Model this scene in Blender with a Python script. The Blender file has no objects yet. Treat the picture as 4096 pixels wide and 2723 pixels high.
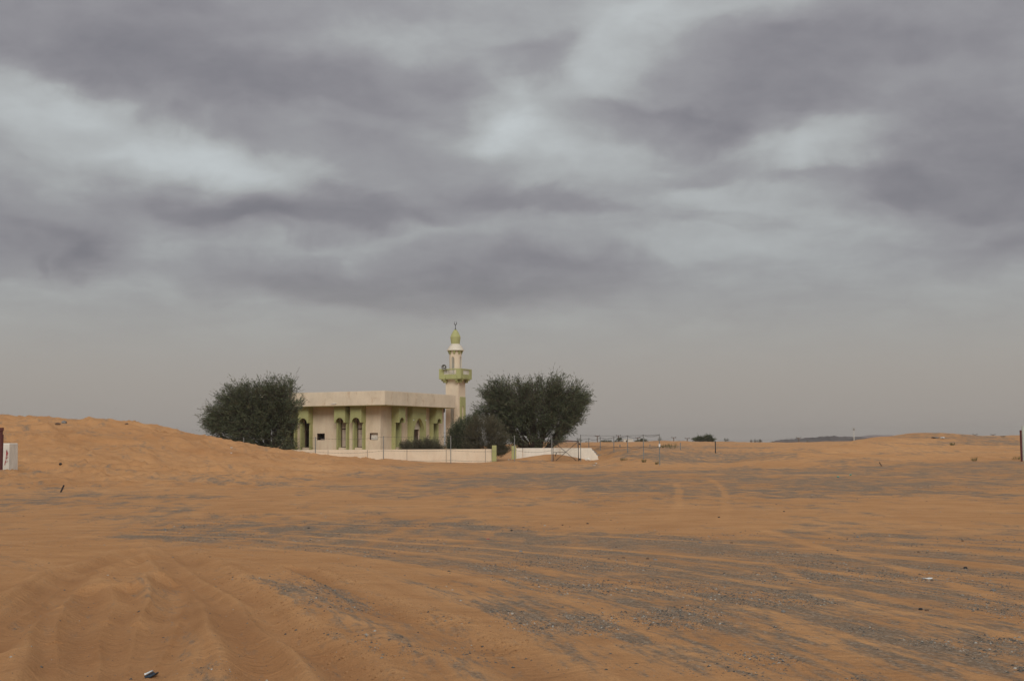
import bpy, bmesh, math, random
import numpy as np
from mathutils import Vector, Matrix

# ------------------------------------------------------------------ camera
sc = bpy.context.scene
COL = sc.collection
F = 5000.0; EYE = 1.6
PITCH = math.atan2(1761 - 1361.5, F); ROLL = math.radians(0.3)
_f = np.array([0, math.cos(PITCH), math.sin(PITCH)]); _u = np.array([0, -math.sin(PITCH), math.cos(PITCH)]); _r = np.array([1.0, 0, 0])
CR = _r * math.cos(ROLL) - _u * math.sin(ROLL)
CU = _r * math.sin(ROLL) + _u * math.cos(ROLL)
CF = _f
cam_d = bpy.data.cameras.new("camera"); cam = bpy.data.objects.new("camera", cam_d); COL.objects.link(cam)
cam_d.sensor_width = 36.0; cam_d.lens = 36.0 * F / 4096.0
cam_d.clip_start = 0.1; cam_d.clip_end = 9000
cam.matrix_world = Matrix(((CR[0], CU[0], -CF[0], 0), (CR[1], CU[1], -CF[1], 0), (CR[2], CU[2], -CF[2], EYE), (0, 0, 0, 1)))
sc.camera = cam

# ------------------------------------------------------------------ exposure, sky, sun
sc.view_settings.view_transform = 'Standard'; sc.view_settings.look = 'None'
sc.view_settings.exposure = 0.16; sc.view_settings.gamma = 1.0
sc.view_settings.use_curve_mapping = False
sc.cycles.max_bounces = 6; sc.cycles.volume_bounces = 0; sc.cycles.transparent_max_bounces = 4
SUN_EL = math.radians(38); SUN_AZ = math.radians(175)      # compass from +Y clockwise: behind the camera, veiled by cloud
sd = Vector((math.sin(SUN_AZ) * math.cos(SUN_EL), math.cos(SUN_AZ) * math.cos(SUN_EL), math.sin(SUN_EL)))
sun_d = bpy.data.lights.new("sun", 'SUN'); sun = bpy.data.objects.new("sun", sun_d); COL.objects.link(sun)
sun_d.energy = 1.5; sun_d.angle = math.radians(30); sun_d.color = (1.0, 0.95, 0.87)
sun.rotation_euler = (-sd).to_track_quat('-Z', 'Y').to_euler(); sun.location = (-40, -40, 60)

def srgb(r, g, b):
    f = lambda c: c / 12.92 if c <= 0.04045 else ((c + 0.055) / 1.055) ** 2.4
    return (f(r / 255), f(g / 255), f(b / 255), 1.0)

def build_world():
    w = bpy.data.worlds.new("World"); sc.world = w; w.use_nodes = True
    nt = w.node_tree; N = nt.nodes; L = nt.links; N.clear()
    def nd(t, **k):
        n = N.new(t)
        for a, b in k.items(): setattr(n, a, b)
        return n
    def math_(op, a, b=None, c=None):
        n = nd('ShaderNodeMath', operation=op)
        for i, v in enumerate((a, b, c)):
            if v is None: continue
            if hasattr(v, 'links'): L.new(v, n.inputs[i])
            else: n.inputs[i].default_value = v
        return n.outputs[0]
    tc = nd('ShaderNodeTexCoord'); sep = nd('ShaderNodeSeparateXYZ'); L.new(tc.outputs['Generated'], sep.inputs[0])
    x, y, z = sep.outputs
    az = math_('ARCTAN2', x, y)
    el = math_('ARCSINE', z)
    elp = math_('MAXIMUM', el, -0.01)
    # cloud-layer coordinates: a flat layer seen in perspective
    den = math_('ADD', math_('MAXIMUM', z, 0.0), 0.12)
    cx = math_('DIVIDE', x, den); cy = math_('DIVIDE', y, den)
    lay = nd('ShaderNodeCombineXYZ'); L.new(cx, lay.inputs[0]); L.new(cy, lay.inputs[1])
    pol = nd('ShaderNodeCombineXYZ'); L.new(az, pol.inputs[0]); L.new(el, pol.inputs[1])
    # swirl the coordinates so that cloud edges come out ragged
    def warp(scale, amp, src, det, seed, sx=1.0, sy=2.2):
        mp = nd('ShaderNodeMapping'); mp.inputs['Scale'].default_value = (sx, sy, 1); mp.inputs['Location'].default_value = (seed, seed * .37, seed * 1.3)
        L.new(src, mp.inputs[0])
        n = nd('ShaderNodeTexNoise'); n.inputs['Scale'].default_value = scale; n.inputs['Detail'].default_value = det; n.inputs['Roughness'].default_value = 0.55
        L.new(mp.outputs[0], n.inputs['Vector'])
        s = nd('ShaderNodeVectorMath', operation='SUBTRACT'); L.new(n.outputs['Color'], s.inputs[0]); s.inputs[1].default_value = (.5, .5, .5)
        m = nd('ShaderNodeVectorMath', operation='MULTIPLY'); L.new(s.outputs[0], m.inputs[0]); m.inputs[1].default_value = (amp * 1.5, amp, 0)
        a = nd('ShaderNodeVectorMath', operation='ADD'); L.new(src, a.inputs[0]); L.new(m.outputs[0], a.inputs[1])
        return a.outputs[0]
    wv = warp(7.0, 0.055, pol.outputs[0], 2.0, 3.1)
    wv = warp(17.0, 0.036, wv, 8.0, 7.7, 1.0, 1.6)
    # the cloud masses, by azimuth and elevation (degrees): az, el, half-width, half-height, tilt, amount
    def ang(px, py):
        d = CR * (px - 2048) / F + CU * (1361.5 - py) / F + CF
        d = d / np.linalg.norm(d)
        return math.atan2(d[0], d[1]), math.asin(d[2])
    blobs = [
        (650, 230, 1150, 260, 8, -.30), (1250, 330, 700, 150, 6, -.12), (150, 150, 500, 200, 0, -.05),
        (540, 545, 680, 125, 9, .34), (830, 620, 480, 90, 4, .25), (60, 370, 330, 90, 14, .22), (480, 690, 800, 160, 0, .14), (330, 430, 160, 60, 14, .16),
        (520, 850, 1050, 130, 0, -.24), (200, 990, 480, 110, 0, -.24), (370, 1030, 120, 90, -20, -.12), (1250, 870, 700, 95, 0, -.20), (1700, 840, 400, 90, 0, -.12),
        (1330, 950, 620, 50, 1, .20), (620, 960, 200, 80, 20, .16), (300, 1120, 500, 60, 0, .06),
        (1480, 1140, 800, 110, 3, -.34), (1900, 1010, 700, 60, 0, -.10), (950, 1150, 200, 70, 0, -.05),
        (1450, 150, 460, 110, -6, .07), (1870, 70, 220, 80, -20, .08), (1100, 10, 900, 90, 0, -.16), (3700, 20, 600, 120, 0, -.12), (2010, 400, 190, 220, 12, .30), (2050, 600, 260, 150, 0, .26), (1350, 475, 420, 55, 2, .16),
        (1500, 640, 260, 190, 0, -.14), (1800, 320, 250, 90, 10, -.14), (1800, 720, 260, 120, 0, -.10),
        (2490, 170, 240, 330, 24, .26), (2330, 340, 330, 160, 0, .16), (2680, 40, 320, 120, 0, .20), (3120, 30, 330, 80, 0, .18),
        (2130, 270, 250, 95, 8, -.26), (3230, 260, 720, 220, 0, -.30), (3950, 150, 380, 330, 0, -.18), (2700, 530, 560, 95, 3, -.24), (3050, 480, 480, 130, 0, -.10),
        (3650, 330, 420, 60, -6, .10), (3800, 60, 200, 60, -20, .10),
        (2260, 580, 470, 110, 6, .28), (3350, 560, 330, 120, 4, .38), (3080, 640, 280, 100, 0, .22),
        (3900, 720, 520, 280, 6, -.36), (3380, 760, 420, 75, 2, -.16), (2200, 815, 420, 60, 0, -.22), (2950, 705, 280, 65, 4, -.14), (4050, 1010, 260, 90, 0, -.12),
        (2950, 800, 420, 80, 4, .34), (2850, 975, 480, 100, -2, .26), (3700, 900, 330, 75, 6, .20), (3900, 1150, 400, 70, 0, .06), (3000, 880, 300, 30, 0, -.08),
        (2250, 1090, 520, 110, 0, -.22), (2900, 1180, 500, 60, 0, -.05), (2640, 1445, 150, 30, -6, -.07), (150, 1040, 60, 40, 0, -.1),
    ]
    acc = None
    for (px, py, rx, ry, rot, amp) in blobs:
        a, e = ang(px, py)
        mp = nd('ShaderNodeMapping', vector_type='TEXTURE')
        mp.inputs['Location'].default_value = (a, e, 0); mp.inputs['Rotation'].default_value = (0, 0, -math.radians(rot)); mp.inputs['Scale'].default_value = (rx * 1.15 / F, ry * 1.25 / F, 1)
        L.new(wv, mp.inputs[0])
        ln = nd('ShaderNodeVectorMath', operation='LENGTH'); L.new(mp.outputs[0], ln.inputs[0])
        mr = nd('ShaderNodeMapRange', interpolation_type='SMOOTHERSTEP')
        mr.inputs['From Min'].default_value = 1.12; mr.inputs['From Max'].default_value = 0.22; mr.inputs['To Min'].default_value = 0.0; mr.inputs['To Max'].default_value = amp * (.66 if amp > 0 else 1.05)
        L.new(ln.outputs['Value'], mr.inputs[0])
        acc = mr.outputs[0] if acc is None else math_('ADD', acc, mr.outputs[0])
    # layer noise, everywhere on the sky
    def lnoise(scale, det, rough, dist, loc):
        mp = nd('ShaderNodeMapping'); mp.inputs['Location'].default_value = (loc, loc * .6, loc * .2); L.new(lay.outputs[0], mp.inputs[0])
        n = nd('ShaderNodeTexNoise'); n.inputs['Scale'].default_value = scale; n.inputs['Detail'].default_value = det; n.inputs['Roughness'].default_value = rough; n.inputs['Distortion'].default_value = dist
        L.new(mp.outputs[0], n.inputs['Vector']); return math_('SUBTRACT', n.outputs['Fac'], 0.5)
    n1 = lnoise(1.1, 6, .5, .6, 4.0); n2 = lnoise(3.4, 7, .58, .4, 11.0)
    def pnoise(scale, det, rough, dist, sy, loc):
        mp = nd('ShaderNodeMapping'); mp.inputs['Location'].default_value = (loc, loc * .6, loc * .2); mp.inputs['Scale'].default_value = (1, sy, 1); L.new(pol.outputs[0], mp.inputs[0])
        n = nd('ShaderNodeTexNoise'); n.inputs['Scale'].default_value = scale; n.inputs['Detail'].default_value = det; n.inputs['Roughness'].default_value = rough; n.inputs['Distortion'].default_value = dist
        L.new(mp.outputs[0], n.inputs['Vector']); return math_('SUBTRACT', n.outputs['Fac'], 0.5)
    n3 = pnoise(9.0, 8, .58, .35, 1.9, 2.0); n4 = pnoise(30.0, 6, .60, .3, 1.7, 5.0)
    fld = math_('ADD', math_('ADD', math_('MULTIPLY', acc, 0.74), math_('MULTIPLY', n1, 0.14)), math_('MULTIPLY', n2, 0.20))
    fld = math_('ADD', fld, math_('ADD', math_('MULTIPLY', n3, 0.28), math_('MULTIPLY', n4, 0.13)))
    # outside the photographed part the layer noise alone carries the same light and dark
    fade = nd('ShaderNodeMapRange', interpolation_type='SMOOTHSTEP'); fade.inputs['From Min'].default_value = math.radians(1.5); fade.inputs['From Max'].default_value = math.radians(7.0)
    L.new(el, fade.inputs[0])
    fld = math_('ADD', math_('MULTIPLY', fld, math_('ADD', math_('MULTIPLY', fade.outputs[0], 0.88), 0.12)), math_('SUBTRACT', 0.5, math_('MULTIPLY', fade.outputs[0], 0.035)))
    ramp = nd('ShaderNodeValToRGB'); cr = ramp.color_ramp; cr.interpolation = 'B_SPLINE'
    cr.elements[0].position = 0.0; cr.elements[0].color = srgb(106, 106, 113)
    cr.elements[1].position = 1.0; cr.elements[1].color = srgb(204, 210, 212)
    for p, c in ((.22, (134, 132, 137)), (.40, (148, 148, 151)), (.52, (160, 162, 163)), (.70, (176, 180, 181)), (.86, (190, 196, 198))):
        e_ = cr.elements.new(p); e_.color = srgb(*c)
    L.new(fld, ramp.inputs[0])
    hz = nd('ShaderNodeValToRGB'); h = hz.color_ramp                # dusty air low on the sky
    h.elements[0].position = 0.0; h.elements[0].color = srgb(158, 150, 143)
    h.elements[1].position = 1.0; h.elements[1].color = srgb(160, 161, 159)
    for p, c in ((.35, (163, 157, 150)), (.7, (165, 164, 158))):
        e_ = h.elements.new(p); e_.color = srgb(*c)
    sc_el = math_('DIVIDE', elp, math.radians(10)); L.new(sc_el, hz.inputs[0])
    hm = nd('ShaderNodeMapRange', interpolation_type='SMOOTHSTEP'); hm.inputs['From Min'].default_value = math.radians(2.0); hm.inputs['From Max'].default_value = math.radians(8.5)
    hm.inputs['To Min'].default_value = 0.93; hm.inputs['To Max'].default_value = 0.0
    L.new(el, hm.inputs[0])
    mix = nd('ShaderNodeMix', data_type='RGBA'); L.new(hm.outputs[0], mix.inputs['Factor']); L.new(ramp.outputs[0], mix.inputs[6]); L.new(hz.outputs[0], mix.inputs[7])
    # an overcast sky is brighter overhead
    zen = math_('ADD', math_('MULTIPLY', math_('POWER', math_('MAXIMUM', z, 0.0), 1.6), ZENITH), 1.0)
    zc = nd('ShaderNodeVectorMath', operation='SCALE'); L.new(mix.outputs[2], zc.inputs[0]); L.new(math_('MULTIPLY', zen, 9.05), zc.inputs['Scale'])
    sky = nd('ShaderNodeTexSky', sky_type='NISHITA'); sky.sun_disc = False; sky.sun_elevation = SUN_EL; sky.sun_rotation = SUN_AZ; sky.dust_density = 4.0
    m2 = nd('ShaderNodeMix', data_type='RGBA'); m2.inputs['Factor'].default_value = 0.97
    L.new(sky.outputs[0], m2.inputs[6]); L.new(zc.outputs[0], m2.inputs[7])
    bg = nd('ShaderNodeBackground'); bg.inputs['Strength'].default_value = 0.1; L.new(m2.outputs[2], bg.inputs['Color'])
    out = nd('ShaderNodeOutputWorld'); L.new(bg.outputs[0], out.inputs[0])
    w.cycles.sampling_method = 'MANUAL'; w.cycles.sample_map_resolution = 512
ZENITH = 0.7
build_world()

# ------------------------------------------------------------------ picking real positions from the photograph
def ray(px, py): return CR * (px - 2048) / F + CU * (1361.5 - py) / F + CF
def at(px, py, Y):
    d = ray(px, py); t = Y / d[1]
    return np.array([d[0] * t, Y, EYE + d[2] * t])
def on_flat(px, py, z=0.0):
    d = ray(px, py); t = (z - EYE) / d[2]
    return np.array([d[0] * t, d[1] * t, z])
def project(P):
    q = P - np.array([0, 0, EYE]); a, b, c = q @ CR, q @ CU, q @ CF
    return 2048 + F * a / c, 1361.5 - F * b / c

# ------------------------------------------------------------------ noise
def _hash(ix, iy, s):
    h = (ix.astype(np.int64) * 374761393 + iy.astype(np.int64) * 668265263 + s * 974711) & 0x7fffffff
    h = ((h ^ (h >> 13)) * 1274126177) & 0x7fffffff
    return ((h ^ (h >> 16)) & 0xffff) / 65535.0
def vnoise(x, y, s=0):
    x = np.asarray(x, float); y = np.asarray(y, float)
    ix = np.floor(x); iy = np.floor(y); fx = x - ix; fy = y - iy
    fx = fx * fx * fx * (fx * (fx * 6 - 15) + 10); fy = fy * fy * fy * (fy * (fy * 6 - 15) + 10)
    a = _hash(ix, iy, s); b = _hash(ix + 1, iy, s); c = _hash(ix, iy + 1, s); d = _hash(ix + 1, iy + 1, s)
    return (a + (b - a) * fx) * (1 - fy) + (c + (d - c) * fx) * fy
def fbm(x, y, o=4, s=0, g=.5):
    v = 0; a = 1; t = 0
    for i in range(o):
        v = v + a * vnoise(x * 2 ** i + 17.3 * i, y * 2 ** i - 9.1 * i, s + i); t += a; a *= g
    return v / t
def sstep(a, b, x):
    t = np.clip((x - a) / (b - a), 0, 1); return t * t * (3 - 2 * t)

# ------------------------------------------------------------------ terrain height
ctl = []
def C3(px, py, Y):
    p = at(px, py, Y); ctl.append((p[0], Y, p[2]))
def CZ(px, Y, z): ctl.append(((px - 2048) * Y / F, Y, z))
for Y in (3.5, 7, 12, 20, 31):
    for px in (-450, 800, 2048, 3300, 4550): CZ(px, Y, 0.0)
CZ(-450, 31, .15); CZ(0, 38, .02)
for px, z in ((-450, .35), (0, .08), (800, .0), (2048, 0.0), (3300, .0), (4550, .1)): CZ(px, 43, z)
for px, z in ((-450, .9), (0, .5), (400, .35), (800, .15), (1300, .02), (2048, 0.0), (2700, .0), (3300, .02), (3800, .08), (4550, .2)): CZ(px, 54, z)
for px, z in ((-450, 2.0), (0, 1.55), (400, 1.2), (800, .55), (1300, .12), (2048, -.02), (2700, -.02), (3300, .03), (3800, .15), (4550, .3)): CZ(px, 67, z)
for p in ((-450, 1640, 82), (0, 1663, 80), (250, 1672, 82), (420, 1680, 83), (560, 1700, 84), (700, 1730, 85), (860, 1762, 86), (960, 1779, 87), (1090, 1799, 88.5)): C3(*p)
for px, Y, z in ((-450, 98, 2.6), (0, 96, 2.3), (420, 97, 1.9), (700, 98, 1.05), (900, 98, .5), (1090, 97, .3), (0, 125, .8), (500, 125, .5)): CZ(px, Y, z)
for p in ((1262, 1827, 90), (1400, 1834, 90), (1534, 1838, 90), (1670, 1845, 90), (1803, 1851, 90), (1930, 1852, 90), (2058, 1845, 90), (2205, 1845, 90), (2320, 1845, 90)): C3(*p)
for p in ((1180, 1815, 93), (1312, 1832, 93), (1470, 1838, 93), (1628, 1843, 93), (1785, 1848, 93), (1942, 1849, 93), (2070, 1842, 93), (2200, 1840, 93), (2394, 1838, 93)): C3(*p)
for px in (1150, 1350, 1550, 1750, 1950, 2150): CZ(px, 98, .05); CZ(px, 108, .02); CZ(px, 120, .05)
for p in ((2637, 1862, 77), (2573, 1836, 82), (2510, 1812, 87), (2455, 1808, 92), (2401, 1801, 97), (2355, 1791, 102), (2300, 1787, 112)): C3(*p)
for p in ((2480, 1850, 82), (2420, 1838, 90), (2700, 1872, 74), (2722, 1800, 150), (2862, 1812, 125), (2750, 1842, 100), (2850, 1861, 84), (2620, 1815, 110), (2560, 1795, 130)): C3(*p)
for p in ((2880, 1862, 79), (3000, 1840, 83), (3150, 1810, 90), (3300, 1785, 98), (3420, 1765, 106), (3500, 1750, 113), (3570, 1748, 118), (3640, 1733, 125), (3720, 1732, 128), (3800, 1738, 130), (3900, 1746, 132), (3990, 1752, 134), (4096, 1757, 136), (4550, 1765, 138)): C3(*p)
for p in ((3000, 1872, 68), (3300, 1850, 74), (3500, 1870, 66), (3500, 1810, 88), (3700, 1800, 92), (3700, 1845, 76), (3900, 1780, 104), (3900, 1850, 72), (4090, 1840, 75), (4550, 1845, 75), (4096, 1790, 100), (4550, 1800, 100)): C3(*p)
for px, Y, z in ((3000, 105, -.1), (3150, 112, .1), (3300, 122, .35), (3500, 140, .9), (3720, 150, 1.3), (4096, 155, 1.1), (4550, 155, 1.0)): CZ(px, Y, z)
for p in ((2150, 1768, 215), (2310, 1768, 215), (2500, 1767, 215), (2640, 1763, 215), (2770, 1764, 215), (2900, 1768, 205), (3000, 1774, 195), (3120, 1774, 200), (3250, 1768, 205), (3350, 1764, 205), (3450, 1766, 205)): C3(*p)
for p in ((3150, 1792, 150), (3000, 1800, 150), (3250, 1790, 155)): C3(*p)
for p in ((3940, 1743, 300), (4045, 1744, 300), (4150, 1738, 300), (4550, 1745, 300), (3600, 1775, 300)): C3(*p)
for px in (-450, 500, 1200, 1900): CZ(px, 215, 0.6)
for px in (-450, 600, 1600, 2300, 2800, 3300): CZ(px, 330, -.4)
for px in (-450, 800, 2048, 3300, 4550): CZ(px, 700, -2.2); CZ(px, 1500, -5); CZ(px, 2600, -9)
ctl = np.array(ctl)
def _uv(X, Y):
    Y = np.maximum(Y, 3.5)
    return np.clip(6.0 * X / Y, -3.0, 3.0), 2.6 * np.log(np.minimum(Y, 2600))
def _tps_fit():
    u, v = _uv(ctl[:, 0], ctl[:, 1]); n = len(u)
    d2 = (u[:, None] - u) ** 2 + (v[:, None] - v) ** 2
    K = np.where(d2 > 0, .5 * d2 * np.log(np.maximum(d2, 1e-20)), 0) + np.eye(n) * 2e-4
    P = np.stack([np.ones(n), u, v], 1)
    A = np.block([[K, P], [P.T, np.zeros((3, 3))]])
    return u, v, np.linalg.solve(A, np.concatenate([ctl[:, 2], np.zeros(3)]))
TU, TV, TW = _tps_fit()
def tps(X, Y):
    u, v = _uv(X, Y); out = TW[-3] + TW[-2] * u + TW[-1] * v
    for i in range(len(TU)):
        d2 = (u - TU[i]) ** 2 + (v - TV[i]) ** 2
        out += TW[i] * .5 * d2 * np.log(np.maximum(d2, 1e-12))
    return out
# ruts and banks pressed into the soft sand: polylines over the photograph's ground, half-width m, depth m, bank m
def poly(pts, ox=0, oy=1900, s=1 / 1.685): return np.array([on_flat(ox + x * s, oy + y * s)[:2] for x, y in pts])
RUTS = [
    (poly([(1100, 420), (1180, 500), (1300, 590), (1480, 700), (1700, 830), (1870, 960), (2000, 1080), (2180, 1220), (2400, 1440)]), .17, .075, .045),
    (poly([(1090, 500), (1150, 600), (1260, 720), (1400, 820), (1600, 950), (1680, 1100), (1730, 1250), (1740, 1450)]), .16, .05, .04),
    (poly([(550, 760), (580, 880), (560, 980), (545, 1150), (500, 1330), (470, 1450)]), .20, .08, .05),
    (poly([(1150, 700), (1130, 950), (1060, 1100), (900, 1250), (760, 1450)]), .18, .07, .05),
    (poly([(1250, 720), (1290, 1000), (1200, 1150), (1050, 1290), (950, 1450)]), .12, .05, .05),
    (poly([(1060, 540), (800, 600), (560, 650), (350, 800), (180, 950), (-60, 1180)]), .16, .06, .03),
    (poly([(900, 500), (520, 640), (200, 830), (-60, 1040)]), .16, .05, .03),
    (poly([(480, 985), (600, 950), (820, 960), (1000, 995), (1150, 985)]), .07, .05, .03),
    (poly([(400, 1420), (560, 1330), (700, 1360), (820, 1420)]), .09, .07, .04),
    (poly([(330, 1100), (450, 1080), (560, 1070)]), .07, .05, .02),
    (poly([(330, 880), (330, 1060), (300, 1250), (290, 1450)]), .14, .05, .03),
    (poly([(850, 760), (840, 1000), (760, 1200), (640, 1450)]), .16, .06, .03),
    (poly([(20, 760), (380, 920), (700, 1030), (1000, 1180), (1200, 1240), (1400, 1340), (1600, 1450)], 1300), .25, .03, .02),
    (poly([(-200, 640), (0, 720), (300, 870), (480, 940), (700, 980), (950, 1090), (1150, 1180)], 1300), .13, .035, .03),
]
def seg_dist(X, Y, P):
    best = np.full(X.shape, 1e9); side = np.zeros(X.shape); along = np.zeros(X.shape); L0 = 0
    for a, b in zip(P[:-1], P[1:]):
        d = b - a; l2 = d @ d; l = math.sqrt(l2)
        t = np.clip(((X - a[0]) * d[0] + (Y - a[1]) * d[1]) / l2, 0, 1)
        dx = X - a[0] - t * d[0]; dy = Y - a[1] - t * d[1]; dd = np.hypot(dx, dy)
        m = dd < best
        best = np.where(m, dd, best); side = np.where(m, np.sign(dx * d[1] - dy * d[0]), side); along = np.where(m, L0 + t * l, along); L0 += l
    return best, side, along
BUMPS = []   # px, Y, rx, ry, h
for px, Y, rx, ry, h in ((2205, 92.0, 2.2, 1.1, .48), (2130, 86.5, 1.5, .9, .16), (2020, 91, 1.2, 1.2, .05)):
    BUMPS.append(((px - 2048) * Y / F, Y, rx, ry, h))
def ground(X, Y):
    X = np.atleast_1d(np.asarray(X, float)); Y = np.atleast_1d(np.asarray(Y, float))
    z = tps(X, Y)
    for bx, by, rx, ry, h in BUMPS:
        z += h * np.exp(-((X - bx) / rx) ** 2 - ((Y - by) / ry) ** 2)
    far = sstep(35, 60, Y) * (1 - .6 * sstep(150, 400, Y))
    left = sstep(-4, -14, X) * sstep(36, 55, Y)
    # wind-worked and churned sand on the dunes
    wx = X + 2.0 * (fbm(X * .25, Y * .25, 2, 31) - .5); wy = Y + 2.0 * (fbm(X * .25 + 9, Y * .25, 2, 37) - .5)
    z += far * (.10 * (fbm(wx * .30, wy * .16, 3, 5) - .5) + .05 * (fbm(wx * .9, wy * .5, 3, 8) - .5))
    rid = 1 - np.abs(2 * fbm(wx * .22 + wy * .10, wy * .30 - wx * .05, 3, 14) - 1)
    z += left * .34 * (rid ** 5 - .5) + left * .10 * (fbm(wx * 1.1, wy * .8, 3, 15) - .5)
    rid2 = 1 - np.abs(2 * fbm(wx * .55 - wy * .2, wy * .6 + wx * .25, 3, 18) - 1)
    z += left * .14 * (rid2 ** 4 - .4)
    rr = sstep(6, 14, X) * sstep(58, 75, Y)
    z += rr * .12 * ((1 - np.abs(2 * fbm(wx * .12, wy * .2, 3, 24) - 1)) ** 4 - .5)
    # near ground: shallow, streaky unevenness
    nr = 1 - sstep(30, 60, Y)
    soft = sstep(1.0, -2.5, X + .14 * (Y - 8)) * nr
    z += nr * (.035 * (fbm(X * .5, Y * .35, 4, 41) - .5)) + soft * (.05 * (fbm(X * .9 + .2 * Y, Y * .30, 3, 43) - .5))
    z += nr * .010 * (fbm(X * 2.9 + Y * 1.7, Y * 1.9 - X * 2.3, 4, 46) - .5)
    m = (Y < 34) & (Y > 5)
    if m.any():
        xs, ys = X[m], Y[m]; dmax = np.zeros(xs.shape); bmax = np.zeros(xs.shape)
        wob = .12 * (vnoise(xs * .7, ys * .45, 51) - .5)
        for P, hw, dep, bank in RUTS:
            d, s, al = seg_dist(xs + wob, ys + wob, P)
            k = .75 + .5 * vnoise(al * .5, al * 0 + hw * 50, 57)
            dmax = np.maximum(dmax, k * dep * np.exp(-(d / hw) ** 2)); bmax = np.maximum(bmax, k * bank * np.exp(-((d - 1.7 * hw) / (.7 * hw)) ** 2) * (1 + .5 * s))
        add = sstep(24, 15, ys) * 1.2 * (bmax * np.exp(-dmax * 40) - dmax)
        z[m] += add
    return z
def gz(x, y): return float(ground([x], [y])[0])
def on_sand(px, py, Y=None):
    d = ray(px, py); ys = np.linspace(.75 * Y, 1.3 * Y, 260) if Y else np.linspace(6, 70, 900)
    t = ys / d[1]; z = EYE + d[2] * t; g = ground(d[0] * t, ys); k = np.nonzero(z <= g)[0]
    if len(k) == 0: return at(px, py, Y)
    return np.array([d[0] * t[k[0]], ys[k[0]], g[k[0]]])

# ------------------------------------------------------------------ mesh helpers
class MB:
    def __init__(s): s.v = []; s.f = []
    def add(s, vs, fs):
        o = len(s.v); s.v += [tuple(map(float, p)) for p in vs]; s.f += [tuple(o + i for i in q) for q in fs]
    def box(s, x0, x1, y0, y1, z0, z1):
        s.add([(x0, y0, z0), (x1, y0, z0), (x1, y1, z0), (x0, y1, z0), (x0, y0, z1), (x1, y0, z1), (x1, y1, z1), (x0, y1, z1)],
              [(0, 3, 2, 1), (4, 5, 6, 7), (0, 1, 5, 4), (1, 2, 6, 5), (2, 3, 7, 6), (3, 0, 4, 7)])
    def tube(s, pts, rad, n=6, cap=True):
        pts = [Vector(p) for p in pts]; rad = rad if hasattr(rad, '__len__') else [rad] * len(pts); rings = []
        ref = Vector((.31, .17, .93))
        for i, p in enumerate(pts):
            t = (pts[min(i + 1, len(pts) - 1)] - pts[max(i - 1, 0)]).normalized()
            a = t.cross(ref);  a = a if a.length > 1e-3 else t.cross(Vector((1, 0, 0)))
            a.normalize(); b = t.cross(a)
            rings.append([p + (a * math.cos(k * 2 * math.pi / n) + b * math.sin(k * 2 * math.pi / n)) * rad[i] for k in range(n)])
        vs = [p for r in rings for p in r]; fs = []
        for i in range(len(pts) - 1):
            for k in range(n): fs.append((i * n + k, i * n + (k + 1) % n, (i + 1) * n + (k + 1) % n, (i + 1) * n + k))
        if cap: fs.append(tuple(range(n - 1, -1, -1))); fs.append(tuple((len(pts) - 1) * n + k for k in range(n)))
        s.add(vs, fs)
    def lathe(s, prof, n=24, cx=0, cy=0, a0=0.0):
        vs = []; fs = []
        for r, z in prof:
            for k in range(n):
                a = a0 + 2 * math.pi * k / n; vs.append((cx + r * math.cos(a), cy + r * math.sin(a), z))
        for i in range(len(prof) - 1):
            for k in range(n): fs.append((i * n + k, i * n + (k + 1) % n, (i + 1) * n + (k + 1) % n, (i + 1) * n + k))
        fs.append(tuple(range(n - 1, -1, -1))); fs.append(tuple((len(prof) - 1) * n + k for k in range(n)))
        s.add(vs, fs)
    def prism(s, poly2, t0, t1, mp):
        n = len(poly2); s.add([mp(a, t0, b) for a, b in poly2] + [mp(a, t1, b) for a, b in poly2],
              [tuple(range(n)), tuple(range(2 * n - 1, n - 1, -1))] + [(i, i + n, (i + 1) % n + n, (i + 1) % n) for i in range(n)])
    def build(s, name, mat, parent=None, smooth=False, bevel=0):
        me = bpy.data.meshes.new(name); me.from_pydata(s.v, [], s.f); me.update()
        bm = bmesh.new(); bm.from_mesh(me); bmesh.ops.recalc_face_normals(bm, faces=bm.faces)
        if bevel: bmesh.ops.bevel(bm, geom=[e for e in bm.edges if len(e.link_faces) == 2 and e.calc_face_angle(0) > .6], offset=bevel, segments=2, affect='EDGES', profile=.6)
        bm.to_mesh(me); bm.free()
        return obj(name, me, mat, parent, smooth)
def obj(name, me, mat, parent=None, smooth=False):
    me.materials.clear(); me.materials.append(mat)
    if smooth: me.polygons.foreach_set('use_smooth', [True] * len(me.polygons))
    o = bpy.data.objects.new(name, me); COL.objects.link(o)
    if parent is not None: o.parent = parent
    return o
def tag(o, label=None, cat=None, group=None, kind=None):
    if label: o['label'] = label
    if cat: o['category'] = cat
    if group: o['group'] = group
    if kind: o['kind'] = kind
    return o
def thing(name, label, cat, loc=(0, 0, 0), rz=0.0, group=None):
    o = bpy.data.objects.new(name, None); COL.objects.link(o); o.empty_display_size = .3
    o.location = tuple(map(float, loc)); o.rotation_euler = (0, 0, rz)
    return tag(o, label, cat, group)

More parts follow.
